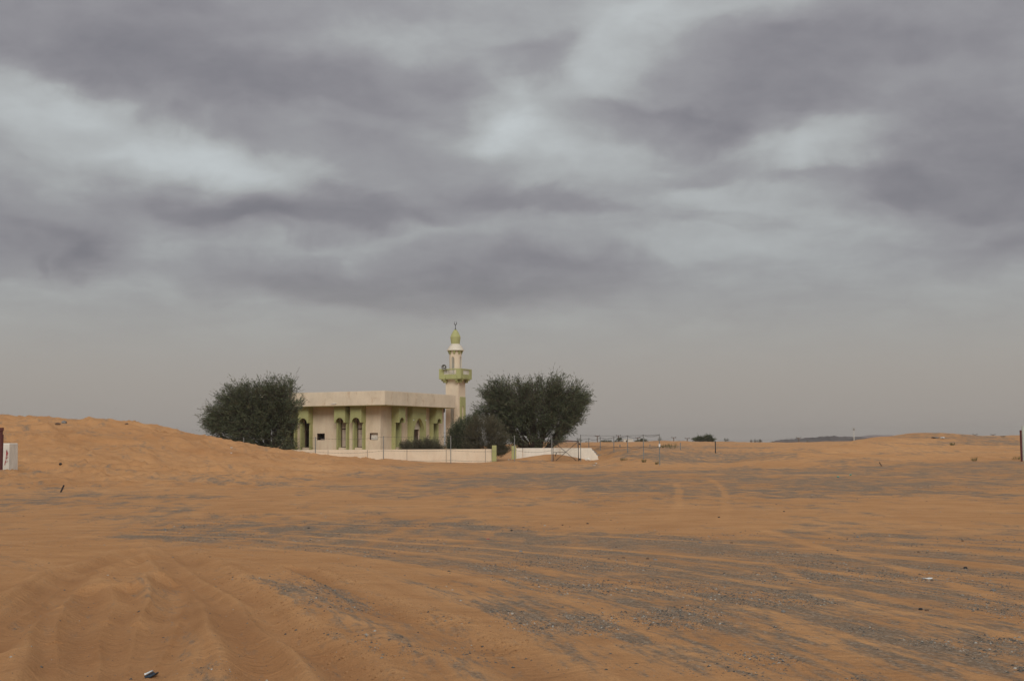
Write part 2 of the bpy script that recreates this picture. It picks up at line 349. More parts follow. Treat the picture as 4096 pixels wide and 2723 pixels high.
# ------------------------------------------------------------------ materials
def new_mat(name):
    m = bpy.data.materials.new(name); m.use_nodes = True; nt = m.node_tree
    b = nt.nodes['Principled BSDF']
    return m, nt, b
def P(nt, t, **k):
    n = nt.nodes.new(t)
    for a, v in k.items(): setattr(n, a, v)
    return n
def noise(nt, vec, scale, det=4, rough=.55, dist=0):
    n = P(nt, 'ShaderNodeTexNoise'); n.inputs['Scale'].default_value = scale; n.inputs['Detail'].default_value = det
    n.inputs['Roughness'].default_value = rough; n.inputs['Distortion'].default_value = dist
    if vec is not None: nt.links.new(vec, n.inputs['Vector'])
    return n.outputs['Fac']
def ramp(nt, fac, *stops):
    r = P(nt, 'ShaderNodeValToRGB'); c = r.color_ramp
    c.elements[0].position = stops[0][0]; c.elements[0].color = (*stops[0][1], 1)
    c.elements[1].position = stops[-1][0]; c.elements[1].color = (*stops[-1][1], 1)
    for p, col in stops[1:-1]: c.elements.new(p).color = (*col, 1)
    nt.links.new(fac, r.inputs[0]); return r.outputs[0]
def mixc(nt, fac, a, b, blend='MIX'):
    m = P(nt, 'ShaderNodeMix', data_type='RGBA', blend_type=blend)
    for s, v in ((m.inputs['Factor'], fac), (m.inputs[6], a), (m.inputs[7], b)):
        if hasattr(v, 'links'): nt.links.new(v, s)
        else: s.default_value = v if not isinstance(v, tuple) else (*v, 1)
    return m.outputs[2]
def objvec(nt, sx=1, sy=1, sz=1):
    tc = P(nt, 'ShaderNodeTexCoord'); mp = P(nt, 'ShaderNodeMapping'); mp.inputs['Scale'].default_value = (sx, sy, sz)
    nt.links.new(tc.outputs['Object'], mp.inputs[0]); return mp.outputs[0]
def bump(nt, b, h, strength=.3, dist=.02):
    n = P(nt, 'ShaderNodeBump'); n.inputs['Strength'].default_value = strength; n.inputs['Distance'].default_value = dist
    nt.links.new(h, n.inputs['Height']); nt.links.new(n.outputs[0], b.inputs['Normal'])
def plaster(name, base, stain, rust=0.0, blotch=.5):
    m, nt, b = new_mat(name)
    v = objvec(nt); vs = objvec(nt, 1.6, 1.6, .35)
    n1 = noise(nt, v, .7, 5, .6, .4); n2 = noise(nt, vs, 2.2, 5, .65); n3 = noise(nt, v, 14, 3)
    d = tuple(c * .86 for c in base)
    c = ramp(nt, n1, (.3, d), (.55, base), (.8, tuple(min(1, x * 1.06) for x in base)))
    st = ramp(nt, n2, (.44, (0, 0, 0)), (.70, (blotch,) * 3))
    c = mixc(nt, st, c, stain)
    c = mixc(nt, .10, c, ramp(nt, n3, (.3, tuple(x * .6 for x in base)), (.7, base)))
    if rust:
        n4 = noise(nt, objvec(nt, 1.2, 1.2, .8), 1.1, 6, .68, .6)
        rs = ramp(nt, n4, (.55, (0, 0, 0)), (.72, (rust,) * 3))
        c = mixc(nt, rs, c, (.42, .25, .11))
    nt.links.new(c, b.inputs['Base Color']); b.inputs['Roughness'].default_value = .9
    b.inputs['Specular IOR Level'].default_value = .2
    bump(nt, b, noise(nt, v, 30, 4), .25, .01)
    return m
def plain(name, col, rough=.7, var=.18, scale=6, metal=0.0):
    m, nt, b = new_mat(name); v = objvec(nt)
    n = noise(nt, v, scale, 5, .6)
    nt.links.new(ramp(nt, n, (.3, tuple(c * (1 - var) for c in col)), (.7, tuple(min(1, c * (1 + var)) for c in col))), b.inputs['Base Color'])
    b.inputs['Roughness'].default_value = rough; b.inputs['Metallic'].default_value = metal; b.inputs['Specular IOR Level'].default_value = .3
    bump(nt, b, noise(nt, v, scale * 4, 3), .15, .005)
    return m
def foliage(name, cols):
    m, nt, b = new_mat(name)
    at_ = P(nt, 'ShaderNodeAttribute', attribute_name='tone')
    c = ramp(nt, at_.outputs['Fac'], *[(i / (len(cols) - 1), q) for i, q in enumerate(cols)])
    nt.links.new(c, b.inputs['Base Color']); b.inputs['Roughness'].default_value = .8; b.inputs['Specular IOR Level'].default_value = .15
    return m
M = {}
M['cream'] = plaster('cream_plaster', (.77, .655, .50), (.60, .46, .32), rust=.6, blotch=.25)
M['pink'] = plaster('pinkish_plaster', (.74, .63, .475), (.60, .43, .29), blotch=.5)
M['white'] = plaster('white_plaster', (.80, .75, .65), (.55, .47, .37), blotch=.3)
M['wallcream'] = plaster('boundary_plaster', (.76, .64, .49), (.62, .46, .31), blotch=.3)
M['green'] = plaster('green_paint', (.41, .415, .19), (.32, .32, .145), blotch=.35)
M['limegreen'] = plaster('lime_paint', (.44, .44, .205), (.34, .34, .15), blotch=.3)
M['dark'] = plain('dark_void', (.012, .010, .009), .9)
M['brown'] = plain('brown_wood', (.085, .05, .035), .7, .3, 12)
M['panel'] = plaster('weathered_board', (.52, .43, .36), (.28, .20, .16), blotch=.8)
M['steel'] = plain('galvanised_steel', (.22, .225, .22), .5, .25, 9, .6)
M['wire'] = plain('wire_steel', (.10, .095, .09), .6, .2, 9, .4)
M['black'] = plain('black_steel', (.030, .026, .026), .6, .3, 8)
M['grey'] = plain('grey_horn', (.30, .29, .27), .45, .2, 8, .3)
M['bark'] = plain('bark', (.095, .075, .06), .95, .35, 9)
M['whiteblock'] = plain('whitewashed_concrete', (.80, .78, .70), .9, .12, 3)
M['concrete'] = plain('concrete', (.62, .59, .52), .9, .15, 5)
M['maroon'] = plain('maroon_paint', (.10, .030, .028), .6, .2, 5)
M['paleedge'] = plain('pale_paint', (.52, .56, .50), .6, .1, 5)
M['rock'] = plain('grey_rock', (.20, .19, .18), .9, .4, 6)
M['wood'] = plain('dry_wood', (.14, .09, .06), .9, .3, 8)
M['litter'] = plain('white_plastic', (.72, .74, .73), .45, .08, 8)
M['blue'] = plain('dark_blue_rubber', (.02, .035, .055), .5, .3, 8)
M['teal'] = plain('teal_plastic', (.15, .48, .40), .5, .15, 8)
M['redpaint'] = plain('red_paint', (.45, .06, .07), .7, .25, 9)
M['leaf'] = foliage('acacia_leaves', [(.028, .035, .023), (.066, .080, .046), (.112, .126, .072), (.155, .135, .085)])
M['twig'] = foliage('twiggy_leaves', [(.050, .050, .034), (.085, .082, .052), (.120, .110, .070), (.15, .12, .085)])
M['grass'] = foliage('desert_grass', [(.06, .07, .03), (.12, .12, .05), (.16, .14, .06), (.20, .16, .08)])

# ------------------------------------------------------------------ the ground
def make_ground():
    rows = [-60, -30, -12, -4, 0, 2.5, 4.5]
    y = 6.2
    while y < 150: rows.append(y); y += min(max(.03, y * y / 3600), .25)
    while y < 2500: rows.append(y); y *= 1.028
    rows.append(2500.)
    R = np.array(rows)
    un = np.linspace(-.78, .78, 760); ex = .78 * 1.16 ** np.arange(1, 10)
    U = np.concatenate([-ex[::-1], un, ex])
    Wd = np.sqrt((.6 * np.maximum(R, 0)) ** 2 + 16) + np.where(R < 0, -R * .8, 0)
    X = (Wd[:, None] * U[None, :]); Y = np.repeat(R[:, None], len(U), 1)
    Z = ground(X.ravel(), Y.ravel())
    V = np.stack([X.ravel(), Y.ravel(), Z], 1)
    nr, nc = len(R), len(U)
    i = np.arange(nr * nc).reshape(nr, nc)
    fc = np.stack([i[:-1, :-1], i[:-1, 1:], i[1:, 1:], i[1:, :-1]], -1).reshape(-1, 4)
    me = bpy.data.meshes.new('ground')
    me.vertices.add(len(V)); me.vertices.foreach_set('co', V.ravel())
    me.loops.add(fc.size); me.loops.foreach_set('vertex_index', fc.ravel())
    me.polygons.add(len(fc)); me.polygons.foreach_set('loop_start', np.arange(len(fc)) * 4); me.polygons.foreach_set('loop_total', np.full(len(fc), 4))
    me.update(); me.validate()
    g = gravel_amount(V[:, 0], V[:, 1], V[:, 2])
    a = me.attributes.new('gravel', 'FLOAT', 'POINT'); a.data.foreach_set('value', g.astype(np.float32))
    Yc = np.clip(V[:, 1], 4, 34); psi = V[:, 0] + .2 * (Yc - 8) + np.maximum(Yc - 8, 0) ** 3 / 432
    a = me.attributes.new('wheel_path', 'FLOAT', 'POINT'); a.data.foreach_set('value', psi.astype(np.float32))
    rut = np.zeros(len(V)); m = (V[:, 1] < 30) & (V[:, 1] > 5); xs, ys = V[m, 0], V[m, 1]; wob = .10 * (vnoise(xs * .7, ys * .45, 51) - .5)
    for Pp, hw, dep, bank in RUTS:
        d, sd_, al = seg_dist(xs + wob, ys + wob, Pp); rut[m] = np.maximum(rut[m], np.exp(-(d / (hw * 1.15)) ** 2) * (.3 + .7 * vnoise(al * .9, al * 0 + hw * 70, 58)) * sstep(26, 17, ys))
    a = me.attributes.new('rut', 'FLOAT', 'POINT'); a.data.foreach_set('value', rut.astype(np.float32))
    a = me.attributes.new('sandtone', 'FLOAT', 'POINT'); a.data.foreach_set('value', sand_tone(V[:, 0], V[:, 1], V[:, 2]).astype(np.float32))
    a = me.attributes.new('slant', 'FLOAT', 'POINT'); a.data.foreach_set('value', slant(V[:, 0], V[:, 1]).astype(np.float32))
    a = me.attributes.new('crosswise', 'FLOAT', 'POINT'); a.data.foreach_set('value', sstep(13, 24, V[:, 1]).astype(np.float32))
    me.polygons.foreach_set('use_smooth', np.ones(len(fc), bool))
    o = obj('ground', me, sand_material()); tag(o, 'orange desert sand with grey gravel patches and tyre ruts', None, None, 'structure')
    return o
def mid(pts): return np.array([on_flat(x, y)[:2] for x, y in pts])
SANDTRACKS = [(mid(p), w) for p, w in (
    ([(2832, 1912), (2874, 1936), (2898, 1971), (2904, 2036), (2890, 2100)], .13), ([(2702, 1930), (2717, 1965), (2711, 2019), (2680, 2090)], .13),
    ([(1305, 1965), (1157, 2030), (1104, 2042), (1222, 2072), (1400, 2100)], .16), ([(830, 2000), (670, 2036), (560, 2084)], .2),
    ([(2000, 1947), (1929, 1977), (1870, 2019)], .2), ([(2309, 1940), (2261, 1977), (2279, 2010)], .2),
    ([(3212, 2339), (3378, 2410), (3586, 2470), (3794, 2493), (4150, 2557)], .11), ([(3028, 2232), (3212, 2315), (3396, 2375)], .10), ([(3378, 2340), (3586, 2405), (4150, 2510)], .10),
    ([(2700, 2385), (3100, 2450), (3300, 2560), (3500, 2660)], .12), ([(3000, 2100), (3300, 2200), (3700, 2300), (4100, 2420)], .12), ([(650, 2150), (720, 2210), (900, 2330), (1120, 2470), (1400, 2723)], .22))]
for p0 in (-2.6, -1.1, 1.6, 3.1, 4.6, 6.1, 9.0, 10.5):              # wheel paths sweeping from the near ground round to the left
    yy = np.linspace(6.5, 27, 14); SANDTRACKS.append((np.stack([p0 - .2 * (yy - 8) - np.maximum(yy - 8, 0) ** 3 / 432 + .15 * np.sin(yy * .5 + p0), yy], 1), .10))
_r = random.Random(12)
for _ in range(16):                                             # older, fainter paired wheel tracks
    x0 = _r.uniform(-9, 16); y0 = _r.uniform(17, 46); a0 = _r.uniform(-.9, 3.6); cv = _r.uniform(-.12, .12); pts = []
    for k in range(9):
        pts.append((x0, y0)); x0 += 1.6 * math.cos(a0); y0 += 1.6 * math.sin(a0); a0 += cv
    Pn = np.array(pts); nrm = np.gradient(Pn, axis=0); nrm = np.stack([-nrm[:, 1], nrm[:, 0]], 1) / np.linalg.norm(nrm, axis=1)[:, None]
    for o_ in (-.75, .75): SANDTRACKS.append((Pn + nrm * o_, .12))
PATCH = [  # px, py, rx, ry, amount: where gravel and dark grit lie on the ground
    (1200, 2130, 800, 48, .55), (700, 2140, 360, 60, .25), (2000, 2185, 700, 65, .40), (3100, 2215, 600, 75, .28), (2500, 2230, 480, 60, .32), (3350, 2350, 800, 130, .32), (2500, 2350, 560, 120, .25),
    (3700, 2600, 560, 140, .30), (3000, 2500, 460, 90, .2), (1950, 2480, 500, 110, .20), (2300, 2640, 500, 80, .15), (2300, 1950, 800, 45, .30), (3000, 1945, 460, 55, .34), (3700, 1935, 560, 60, .30),
    (3500, 1882, 520, 14, .50), (3900, 1862, 300, 12, .50), (200, 1965, 280, 36, .42), (520, 2055, 330, 40, .16), (700, 2010, 250, 30, .16), (2120, 1846, 75, 9, .55),
    (500, 2470, 800, 300, -.55), (2700, 2085, 450, 38, -.22), (3850, 2040, 400, 50, -.10), (1600, 1880, 900, 30, -.05), (2200, 1900, 500, 18, .2),
    (2800, 1840, 200, 15, .70), (2760, 1818, 240, 14, .50), (3000, 1815, 260, 12, .45), (3200, 1797, 220, 9, .45), (2800, 1787, 230, 9, .40), (3950, 1772, 330, 9, .75), (3600, 1812, 230, 9, .55), (3350, 1845, 130, 12, .3), (3750, 1750, 260, 5, .4), (2550, 1800, 200, 8, .35),  # hollow behind the right dune: grit streaks, deepened to paint in its shading
    (150, 1882, 120, 16, .3), (350, 1700, 600, 40, -.1), (500, 1880, 500, 60, -.08), (4000, 1845, 150, 8, .25), (3100, 1775, 300, 5, -.1), (3450, 1800, 450, 32, -.35), (3060, 1850, 250, 14, -.3), (1150, 1950, 400, 40, .18), (1500, 1920, 500, 25, .2), (2400, 1925, 500, 30, .15)]
def slant(X, Y):
    return Y + .62 * np.minimum(X + 3, 0) * (1 - .5 * sstep(60, 90, Y)) - .10 * np.maximum(X - 6, 0)
def gravel_amount(X, Y, Z):
    ok = Y > 4
    px = np.full(X.shape, -9999.); py = np.full(X.shape, -9999.)
    px[ok], py[ok] = project(np.stack([X[ok], Y[ok], Z[ok]], 1))
    D = -.02 + .10 * sstep(-3, 2, X + .1 * (Y - 8)) * (1 - sstep(34, 60, Y))
    for a, b, rx, ry, k in PATCH:
        D += k * np.exp(-((px - a) / rx) ** 2 - ((py - b) / ry) ** 2)
    Yc = np.clip(Y, 4, 34)
    psi = X + .2 * (Yc - 8) + np.maximum(Yc - 8, 0) ** 3 / 432
    st1 = fbm(psi * 1.7 + 3 * fbm(X * .15, Y * .1, 2, 71), Y * .16 + X * .05, 4, 61)         # streaks along the wheel paths
    st1b = fbm(psi * 5.5, Y * .35, 3, 64)
    st2 = fbm(X * .20 + 1.2 * fbm(X * .1, Y * .1, 2, 73), slant(X, Y) * .13, 5, 67, .6)                  # streaks lying across
    st2b = fbm(X * .9, slant(X, Y) * .42, 4, 69, .6)
    k = sstep(15, 27, Y)
    st = (.65 * st1 + .35 * st1b) * (1 - k) + (.6 * st2 + .4 * st2b) * k
    duneL = sstep(-5, -12, X) * sstep(45, 58, Y)
    D = D - .10 * duneL - .04 * sstep(95, 140, Y)
    g = sstep(.36, .78, st + D * .62)
    return g * (1 - .8 * track_mask(X, Y))
def track_mask(X, Y):
    out = np.zeros(X.shape); m = (Y < 62) & (Y > 5)
    if m.any():
        xs, ys = X[m], Y[m]; t = np.zeros(xs.shape)
        wob = .1 * (fbm(xs * .9, ys * .6, 2, 75) - .5)
        for i, (Pp, w) in enumerate(SANDTRACKS):
            d, s, al = seg_dist(xs + wob, ys, Pp)
            t = np.maximum(t, (1.0 if i < 20 else .6) * np.exp(-(d / w) ** 4) * (.35 + .65 * vnoise(al * 1.1, al * 0 + w * 99 + i, 77)) * sstep(0, 1.2, al) * sstep(0, 1.2, al.max() - al))
        out[m] = t
    return out
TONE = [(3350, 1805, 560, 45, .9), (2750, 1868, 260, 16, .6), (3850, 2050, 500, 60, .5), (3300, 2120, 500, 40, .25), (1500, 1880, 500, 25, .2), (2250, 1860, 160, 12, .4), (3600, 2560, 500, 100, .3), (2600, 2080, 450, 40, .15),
        (400, 2480, 900, 330, -.55), (350, 1760, 700, 90, -.35), (900, 2120, 600, 60, -.35), (1300, 2600, 600, 180, -.5), (500, 2200, 500, 80, -.3)]   # px, py, rx, ry: paler (+) and redder (-) sand, dune sun and shade painted in
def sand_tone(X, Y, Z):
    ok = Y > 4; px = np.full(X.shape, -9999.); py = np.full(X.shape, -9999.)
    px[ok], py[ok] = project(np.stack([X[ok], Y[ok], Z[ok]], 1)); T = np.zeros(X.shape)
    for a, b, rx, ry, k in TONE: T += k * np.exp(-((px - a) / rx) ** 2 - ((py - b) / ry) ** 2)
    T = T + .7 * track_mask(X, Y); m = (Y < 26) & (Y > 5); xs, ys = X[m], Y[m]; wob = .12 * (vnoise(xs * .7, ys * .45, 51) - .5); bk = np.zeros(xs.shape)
    for Pp, hw, dep, bank in RUTS:                                # pale sand beside the ruts, painting in their lit banks
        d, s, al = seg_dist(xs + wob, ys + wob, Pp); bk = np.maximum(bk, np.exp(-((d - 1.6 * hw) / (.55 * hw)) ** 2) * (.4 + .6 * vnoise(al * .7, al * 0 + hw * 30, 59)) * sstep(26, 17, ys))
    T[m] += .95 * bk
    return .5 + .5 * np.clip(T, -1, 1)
def sand_material():
    m, nt, b = new_mat('desert_sand')
    tc = P(nt, 'ShaderNodeTexCoord'); v = tc.outputs['Object']
    def mp(sx, sy, sz=1):
        n = P(nt, 'ShaderNodeMapping'); n.inputs['Scale'].default_value = (sx, sy, sz); nt.links.new(v, n.inputs[0]); return n.outputs[0]
    gr = P(nt, 'ShaderNodeAttribute', attribute_name='gravel').outputs['Fac']
    psi = P(nt, 'ShaderNodeAttribute', attribute_name='wheel_path').outputs['Fac']; kf = P(nt, 'ShaderNodeAttribute', attribute_name='crosswise').outputs['Fac']; sl = P(nt, 'ShaderNodeAttribute', attribute_name='slant').outputs['Fac']
    sp = P(nt, 'ShaderNodeSeparateXYZ'); nt.links.new(v, sp.inputs[0])
    def mth(op, a, b=0.0, c=0.0):
        n = P(nt, 'ShaderNodeMath', operation=op)
        for i, q in enumerate((a, b, c)):
            if hasattr(q, 'links'): nt.links.new(q, n.inputs[i])
            else: n.inputs[i].default_value = q
        return n.outputs[0]
    def streak(a, b, c, d, det, rough, dist):
        """grain drawn out along the wheel paths close by and across the view further off"""
        c1 = P(nt, 'ShaderNodeCombineXYZ'); nt.links.new(mth('MULTIPLY', psi, a), c1.inputs[0]); nt.links.new(mth('MULTIPLY', sp.outputs[1], b), c1.inputs[1])
        c2 = P(nt, 'ShaderNodeCombineXYZ'); nt.links.new(mth('MULTIPLY', sp.outputs[0], c), c2.inputs[0]); nt.links.new(mth('MULTIPLY', sl, d), c2.inputs[1])
        f1 = noise(nt, c1.outputs[0], 1.0, det, rough, dist); f2 = noise(nt, c2.outputs[0], 1.0, det, rough, dist)
        m_ = P(nt, 'ShaderNodeMix'); nt.links.new(kf, m_.inputs['Factor']); nt.links.new(f1, m_.inputs[2]); nt.links.new(f2, m_.inputs[3]); return m_.outputs[0]
    s1 = streak(2.0, .24, .22, .14, 9, .70, .6); s2 = streak(10, 2.2, 1.6, .8, 8, .70, .4)
    n_big = noise(nt, mp(.05, .10), 1.0, 5, .55, .5); grain = noise(nt, mp(1, 1), 75, 3, .7); n_mid = noise(nt, mp(.8, 1.2), 1.0, 6, .62, .6)
    sand = ramp(nt, n_big, (.32, SAND_D), (.5, SAND_M), (.68, SAND_L))
    sand = mixc(nt, .55, sand, ramp(nt, s1, (.36, SAND_D2), (.50, SAND_M), (.62, SAND_L)))
    sand = mixc(nt, .34, sand, ramp(nt, n_mid, (.38, SAND_D2), (.62, SAND_L)))
    sand = mixc(nt, .38, sand, ramp(nt, grain, (.34, SAND_D2), (.66, SAND_L)))
    tn = P(nt, 'ShaderNodeAttribute', attribute_name='sandtone').outputs['Fac']
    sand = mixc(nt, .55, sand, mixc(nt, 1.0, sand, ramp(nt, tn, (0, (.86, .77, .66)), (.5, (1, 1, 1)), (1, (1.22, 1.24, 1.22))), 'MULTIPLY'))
    rt = P(nt, 'ShaderNodeAttribute', attribute_name='rut').outputs['Fac']                  # turned-over sand, with the shade of the wheel ruts painted in darker
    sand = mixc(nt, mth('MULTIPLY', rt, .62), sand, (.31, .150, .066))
    # grit: dark, light and brown grains
    vo = P(nt, 'ShaderNodeTexVoronoi'); vo.inputs['Scale'].default_value = 46; nt.links.new(mp(1, 1), vo.inputs['Vector'])
    sep = P(nt, 'ShaderNodeSeparateColor'); nt.links.new(vo.outputs['Color'], sep.inputs[0])
    grit = ramp(nt, sep.outputs[0], (.0, (.075, .070, .064)), (.45, (.16, .13, .10)), (.78, (.26, .20, .145)), (1.0, (.44, .40, .34)))
    dirt = mixc(nt, .55, (.225, .172, .122), grit)
    q = mth('ADD', mth('MULTIPLY', gr, .54), mth('ADD', mth('MULTIPLY', mth('SUBTRACT', s1, .5), 1.9), mth('MULTIPLY', mth('SUBTRACT', s2, .5), 2.5)))
    q = mth('ADD', q, mth('MULTIPLY', mth('SUBTRACT', grain, .5), .5))
    fm = P(nt, 'ShaderNodeMapRange', interpolation_type='SMOOTHSTEP'); fm.inputs['From Min'].default_value = .12; fm.inputs['From Max'].default_value = .78; fm.inputs['To Max'].default_value = .86; nt.links.new(q, fm.inputs[0])
    c = mixc(nt, fm.outputs[0], sand, dirt)
    nt.links.new(c, b.inputs['Base Color']); b.inputs['Roughness'].default_value = .95; b.inputs['Specular IOR Level'].default_value = .1
    rip = noise(nt, mp(.9, 1.8), 1.0, 7, .62, 1.4); clod = noise(nt, mp(1, 1), 14, 6, .72)
    hs = mth('ADD', mth('MULTIPLY', rip, 3.0), mth('MULTIPLY', clod, 1.3))
    bump(nt, b, hs, .75, .045)
    return m
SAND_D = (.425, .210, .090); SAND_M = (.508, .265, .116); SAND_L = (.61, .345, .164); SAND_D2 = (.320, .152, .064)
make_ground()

def hill(name, pts, Y, depth, base, mat, label):
    """a long low hill whose crest runs through the given crest points"""
    crest = [at(px, py, Y) for px, py in pts]; n = len(crest)
    xs = np.linspace(crest[0][0], crest[-1][0], 90); zs = np.interp(xs, [c[0] for c in crest], [c[2] for c in crest])
    zs = zs + (fbm(xs * 60 / (xs[-1] - xs[0]), xs * 0, 4, 91) - .5) * .18 * (zs.max() - zs.min() + .5)
    vs = []; fs = []; prof = np.linspace(-1, 1, 13)
    for j, p in enumerate(prof):
        for k in range(len(xs)):
            h = (zs[k] - base) * (1 - abs(p) ** 1.7) + base
            h += (fbm(np.array([xs[k] * .03]), np.array([p * 4.]), 3, 93)[0] - .5) * .25 * (zs[k] - base) * (1 - abs(p))
            vs.append((xs[k], Y + depth * .5 * (p + 1) - depth * .15, h))
    W = len(xs)
    for j in range(len(prof) - 1):
        for k in range(W - 1): fs.append((j * W + k, j * W + k + 1, (j + 1) * W + k + 1, (j + 1) * W + k))
    mb = MB(); mb.add(vs, fs); o = mb.build(name, mat, None, True)
    tag(o, label, None, None, 'structure'); return o
M['darkhill'] = plain('dark_gravel_hill', (.115, .098, .092), .95, .35, .12)
M['purplehill'] = plain('purple_rock_hill', (.20, .15, .15), .95, .2, .02)
M['redhill'] = plain('reddish_far_dune', (.30, .19, .14), .95, .2, .03)
hill('hill', [(3100, 1782), (3122, 1770), (3140, 1760), (3200, 1759), (3300, 1757), (3360, 1753), (3420, 1751), (3500, 1748), (3560, 1746), (3650, 1752), (3700, 1775)], 520, 60, -12, M['darkhill'], 'long dark gravel embankment on the horizon')
hill('mountain', [(3440, 1765), (3480, 1752), (3505, 1744), (3545, 1739), (3600, 1738), (3625, 1741), (3680, 1750), (3740, 1765)], 1900, 200, -12, M['purplehill'], 'low purple hill far beyond the dunes')
hill('hill', [(2200, 1772), (2235, 1764), (2272, 1759), (2300, 1762), (2340, 1770)], 1500, 120, -12, M['redhill'], 'low reddish hill far behind the wire gate')
hill('hill', [(2880, 1776), (2925, 1766), (2942, 1763), (2962, 1767), (3000, 1776)], 900, 60, -12, M['redhill'], 'small pointed red dune on the horizon beside the faint trees')
hill('hill', [(3030, 1780), (3060, 1768), (3075, 1766), (3095, 1770), (3130, 1780)], 480, 40, -12, M['redhill'], 'small red dune on the horizon before the embankment')

# ------------------------------------------------------------------ building pieces
def wall_open(mb, L, z0, z1, T, ops, mp, s0=0.0):
    """wall from s0..s0+L, z0..z1, thickness T with rectangular openings (sa,sb,za,zb)"""
    S = sorted({s0, s0 + L, *[o[0] for o in ops], *[o[1] for o in ops]}); Zs = sorted({z0, z1, *[o[2] for o in ops], *[o[3] for o in ops]})
    def solid(i, j):
        if i < 0 or j < 0 or i >= len(S) - 1 or j >= len(Zs) - 1: return False
        a = .5 * (S[i] + S[i + 1]); b = .5 * (Zs[j] + Zs[j + 1])
        return not any(o[0] < a < o[1] and o[2] < b < o[3] for o in ops)
    for i in range(len(S) - 1):
        for j in range(len(Zs) - 1):
            if not solid(i, j): continue
            a, b, c, d = S[i], S[i + 1], Zs[j], Zs[j + 1]
            q = lambda *p: mb.add([mp(*x) for x in p], [(0, 1, 2, 3)])
            q((a, 0, c), (b, 0, c), (b, 0, d), (a, 0, d)); q((a, T, c), (a, T, d), (b, T, d), (b, T, c))
            if not solid(i - 1, j): q((a, 0, c), (a, 0, d), (a, T, d), (a, T, c))
            if not solid(i + 1, j): q((b, 0, c), (b, T, c), (b, T, d), (b, 0, d))
            if not solid(i, j - 1): q((a, 0, c), (a, T, c), (b, T, c), (b, 0, c))
            if not solid(i, j + 1): q((a, 0, d), (b, 0, d), (b, T, d), (a, T, d))
def arch_plate(mb, s0, s1, zb, zt, c, hw, rise, thick, t0, mp, pw=2.0, spring=None, n=18):
    """upright plate with an arched cut rising from its lower edge (spring: straight jambs first)"""
    sp = zb if spring is None else spring
    ss = [s0] + [c - hw * math.cos(math.pi * k / n) for k in range(n + 1)] + [s1]
    low = [zb] + [sp + rise * max(0, 1 - abs((s - c) / hw) ** pw) ** (1 / pw if pw > 1.6 else .62) for s in ss[1:-1]] + [zb]
    def q(*p): mb.add([mp(*x) for x in p], [(0, 1, 2, 3)])
    cols = [(ss[0], ss[1], zb, zb)] + [(ss[k], ss[k + 1], low[k], low[k + 1]) for k in range(1, len(ss) - 2)] + [(ss[-2], ss[-1], zb, zb)]
    for a, b, la, lb in cols:
        for t in (t0, t0 + thick): q((a, t, la), (b, t, lb), (b, t, zt), (a, t, zt))
        q((a, t0, la), (b, t0, lb), (b, t0 + thick, lb), (a, t0 + thick, la)); q((a, t0, zt), (b, t0, zt), (b, t0 + thick, zt), (a, t0 + thick, zt))
    if spring is not None:
        for s in (ss[1], ss[-2]): q((s, t0, zb), (s, t0 + thick, zb), (s, t0 + thick, sp), (s, t0, sp))
    for s in (s0, s1): q((s, t0, zb), (s, t0 + thick, zb), (s, t0 + thick, zt), (s, t0, zt))

PHI = math.radians(25)
Cn = at(1539, 1562, 99.0)                                      # roof corner nearest to the photographer
mosque = thing('mosque', 'small cream prayer hall with green arched window hoods and flat overhanging roof', 'mosque', (Cn[0], Cn[1], 0), -PHI)
ZB, ZT, ZS = 4.455, 5.585, 4.455
INS = 1.2; LX = 11.9; LY = 12.08; XL = -LX + INS; YB = 11.97
front = lambda s, t, z: (s, INS + t, z)                          # front wall: s = x, t inward
side = lambda s, t, z: (-INS + .1 - t, s, z)                     # right wall: s = y, t inward
WX = -INS + .1
bays_f = [-9.60, -8.085, -4.54, -2.995]; bays_r = [3.45, 9.85]
ac = [(-7.16, -6.40, 1.71, 2.26), (-2.11, -1.35, 1.71, 2.26)]
ops_f = [(c - .41, c + .41, 1.10, 3.75) for c in bays_f] + ac
ops_r = [(c - .41, c + .41, 1.10, 3.75) for c in bays_r] + [(5.80, 7.58, -.3, 2.57)]
mb = MB(); wall_open(mb, WX - XL, -.5, ZS, .25, ops_f, front, XL); mb.build('front_wall', M['pink'], mosque)
mb = MB(); wall_open(mb, YB - INS - .252, -.5, ZS, .25, ops_r, side, INS + .252); mb.build('entrance_wall', M['pink'], mosque)
mb = MB(); mb.box(XL, WX - .252, YB - .25, YB, -.5, ZS); mb.build('rear_wall', M['pink'], mosque)
mb = MB(); mb.box(XL, XL + .25, INS + .252, YB - .252, -.5, ZS); mb.build('end_wall', M['pink'], mosque)
mb = MB(); mb.box(XL + .26, WX - .26, INS + .26, YB - .26, -.5, .04); mb.build('floor', M['brown'], mosque)
mb = MB(); mb.box(-LX, 0, 0, LY, ZB + .004, ZT); roof = mb.build('roof_fascia', M['cream'], mosque, bevel=.02)
mb = MB(); mb.box(-LX + .03, -.03, .03, LY - .03, ZB - .03, ZB + .002); mb.build('soffit', M['green'], roof)
mb = MB(); mb.box(-4.95, -4.60, -.06, .0, 4.60, 4.64); mb.tube([(-4.60, -.03, 4.62), (-4.52, -.05, 4.66)], .03, 6); mb.build('tube_light', M['litter'], roof)
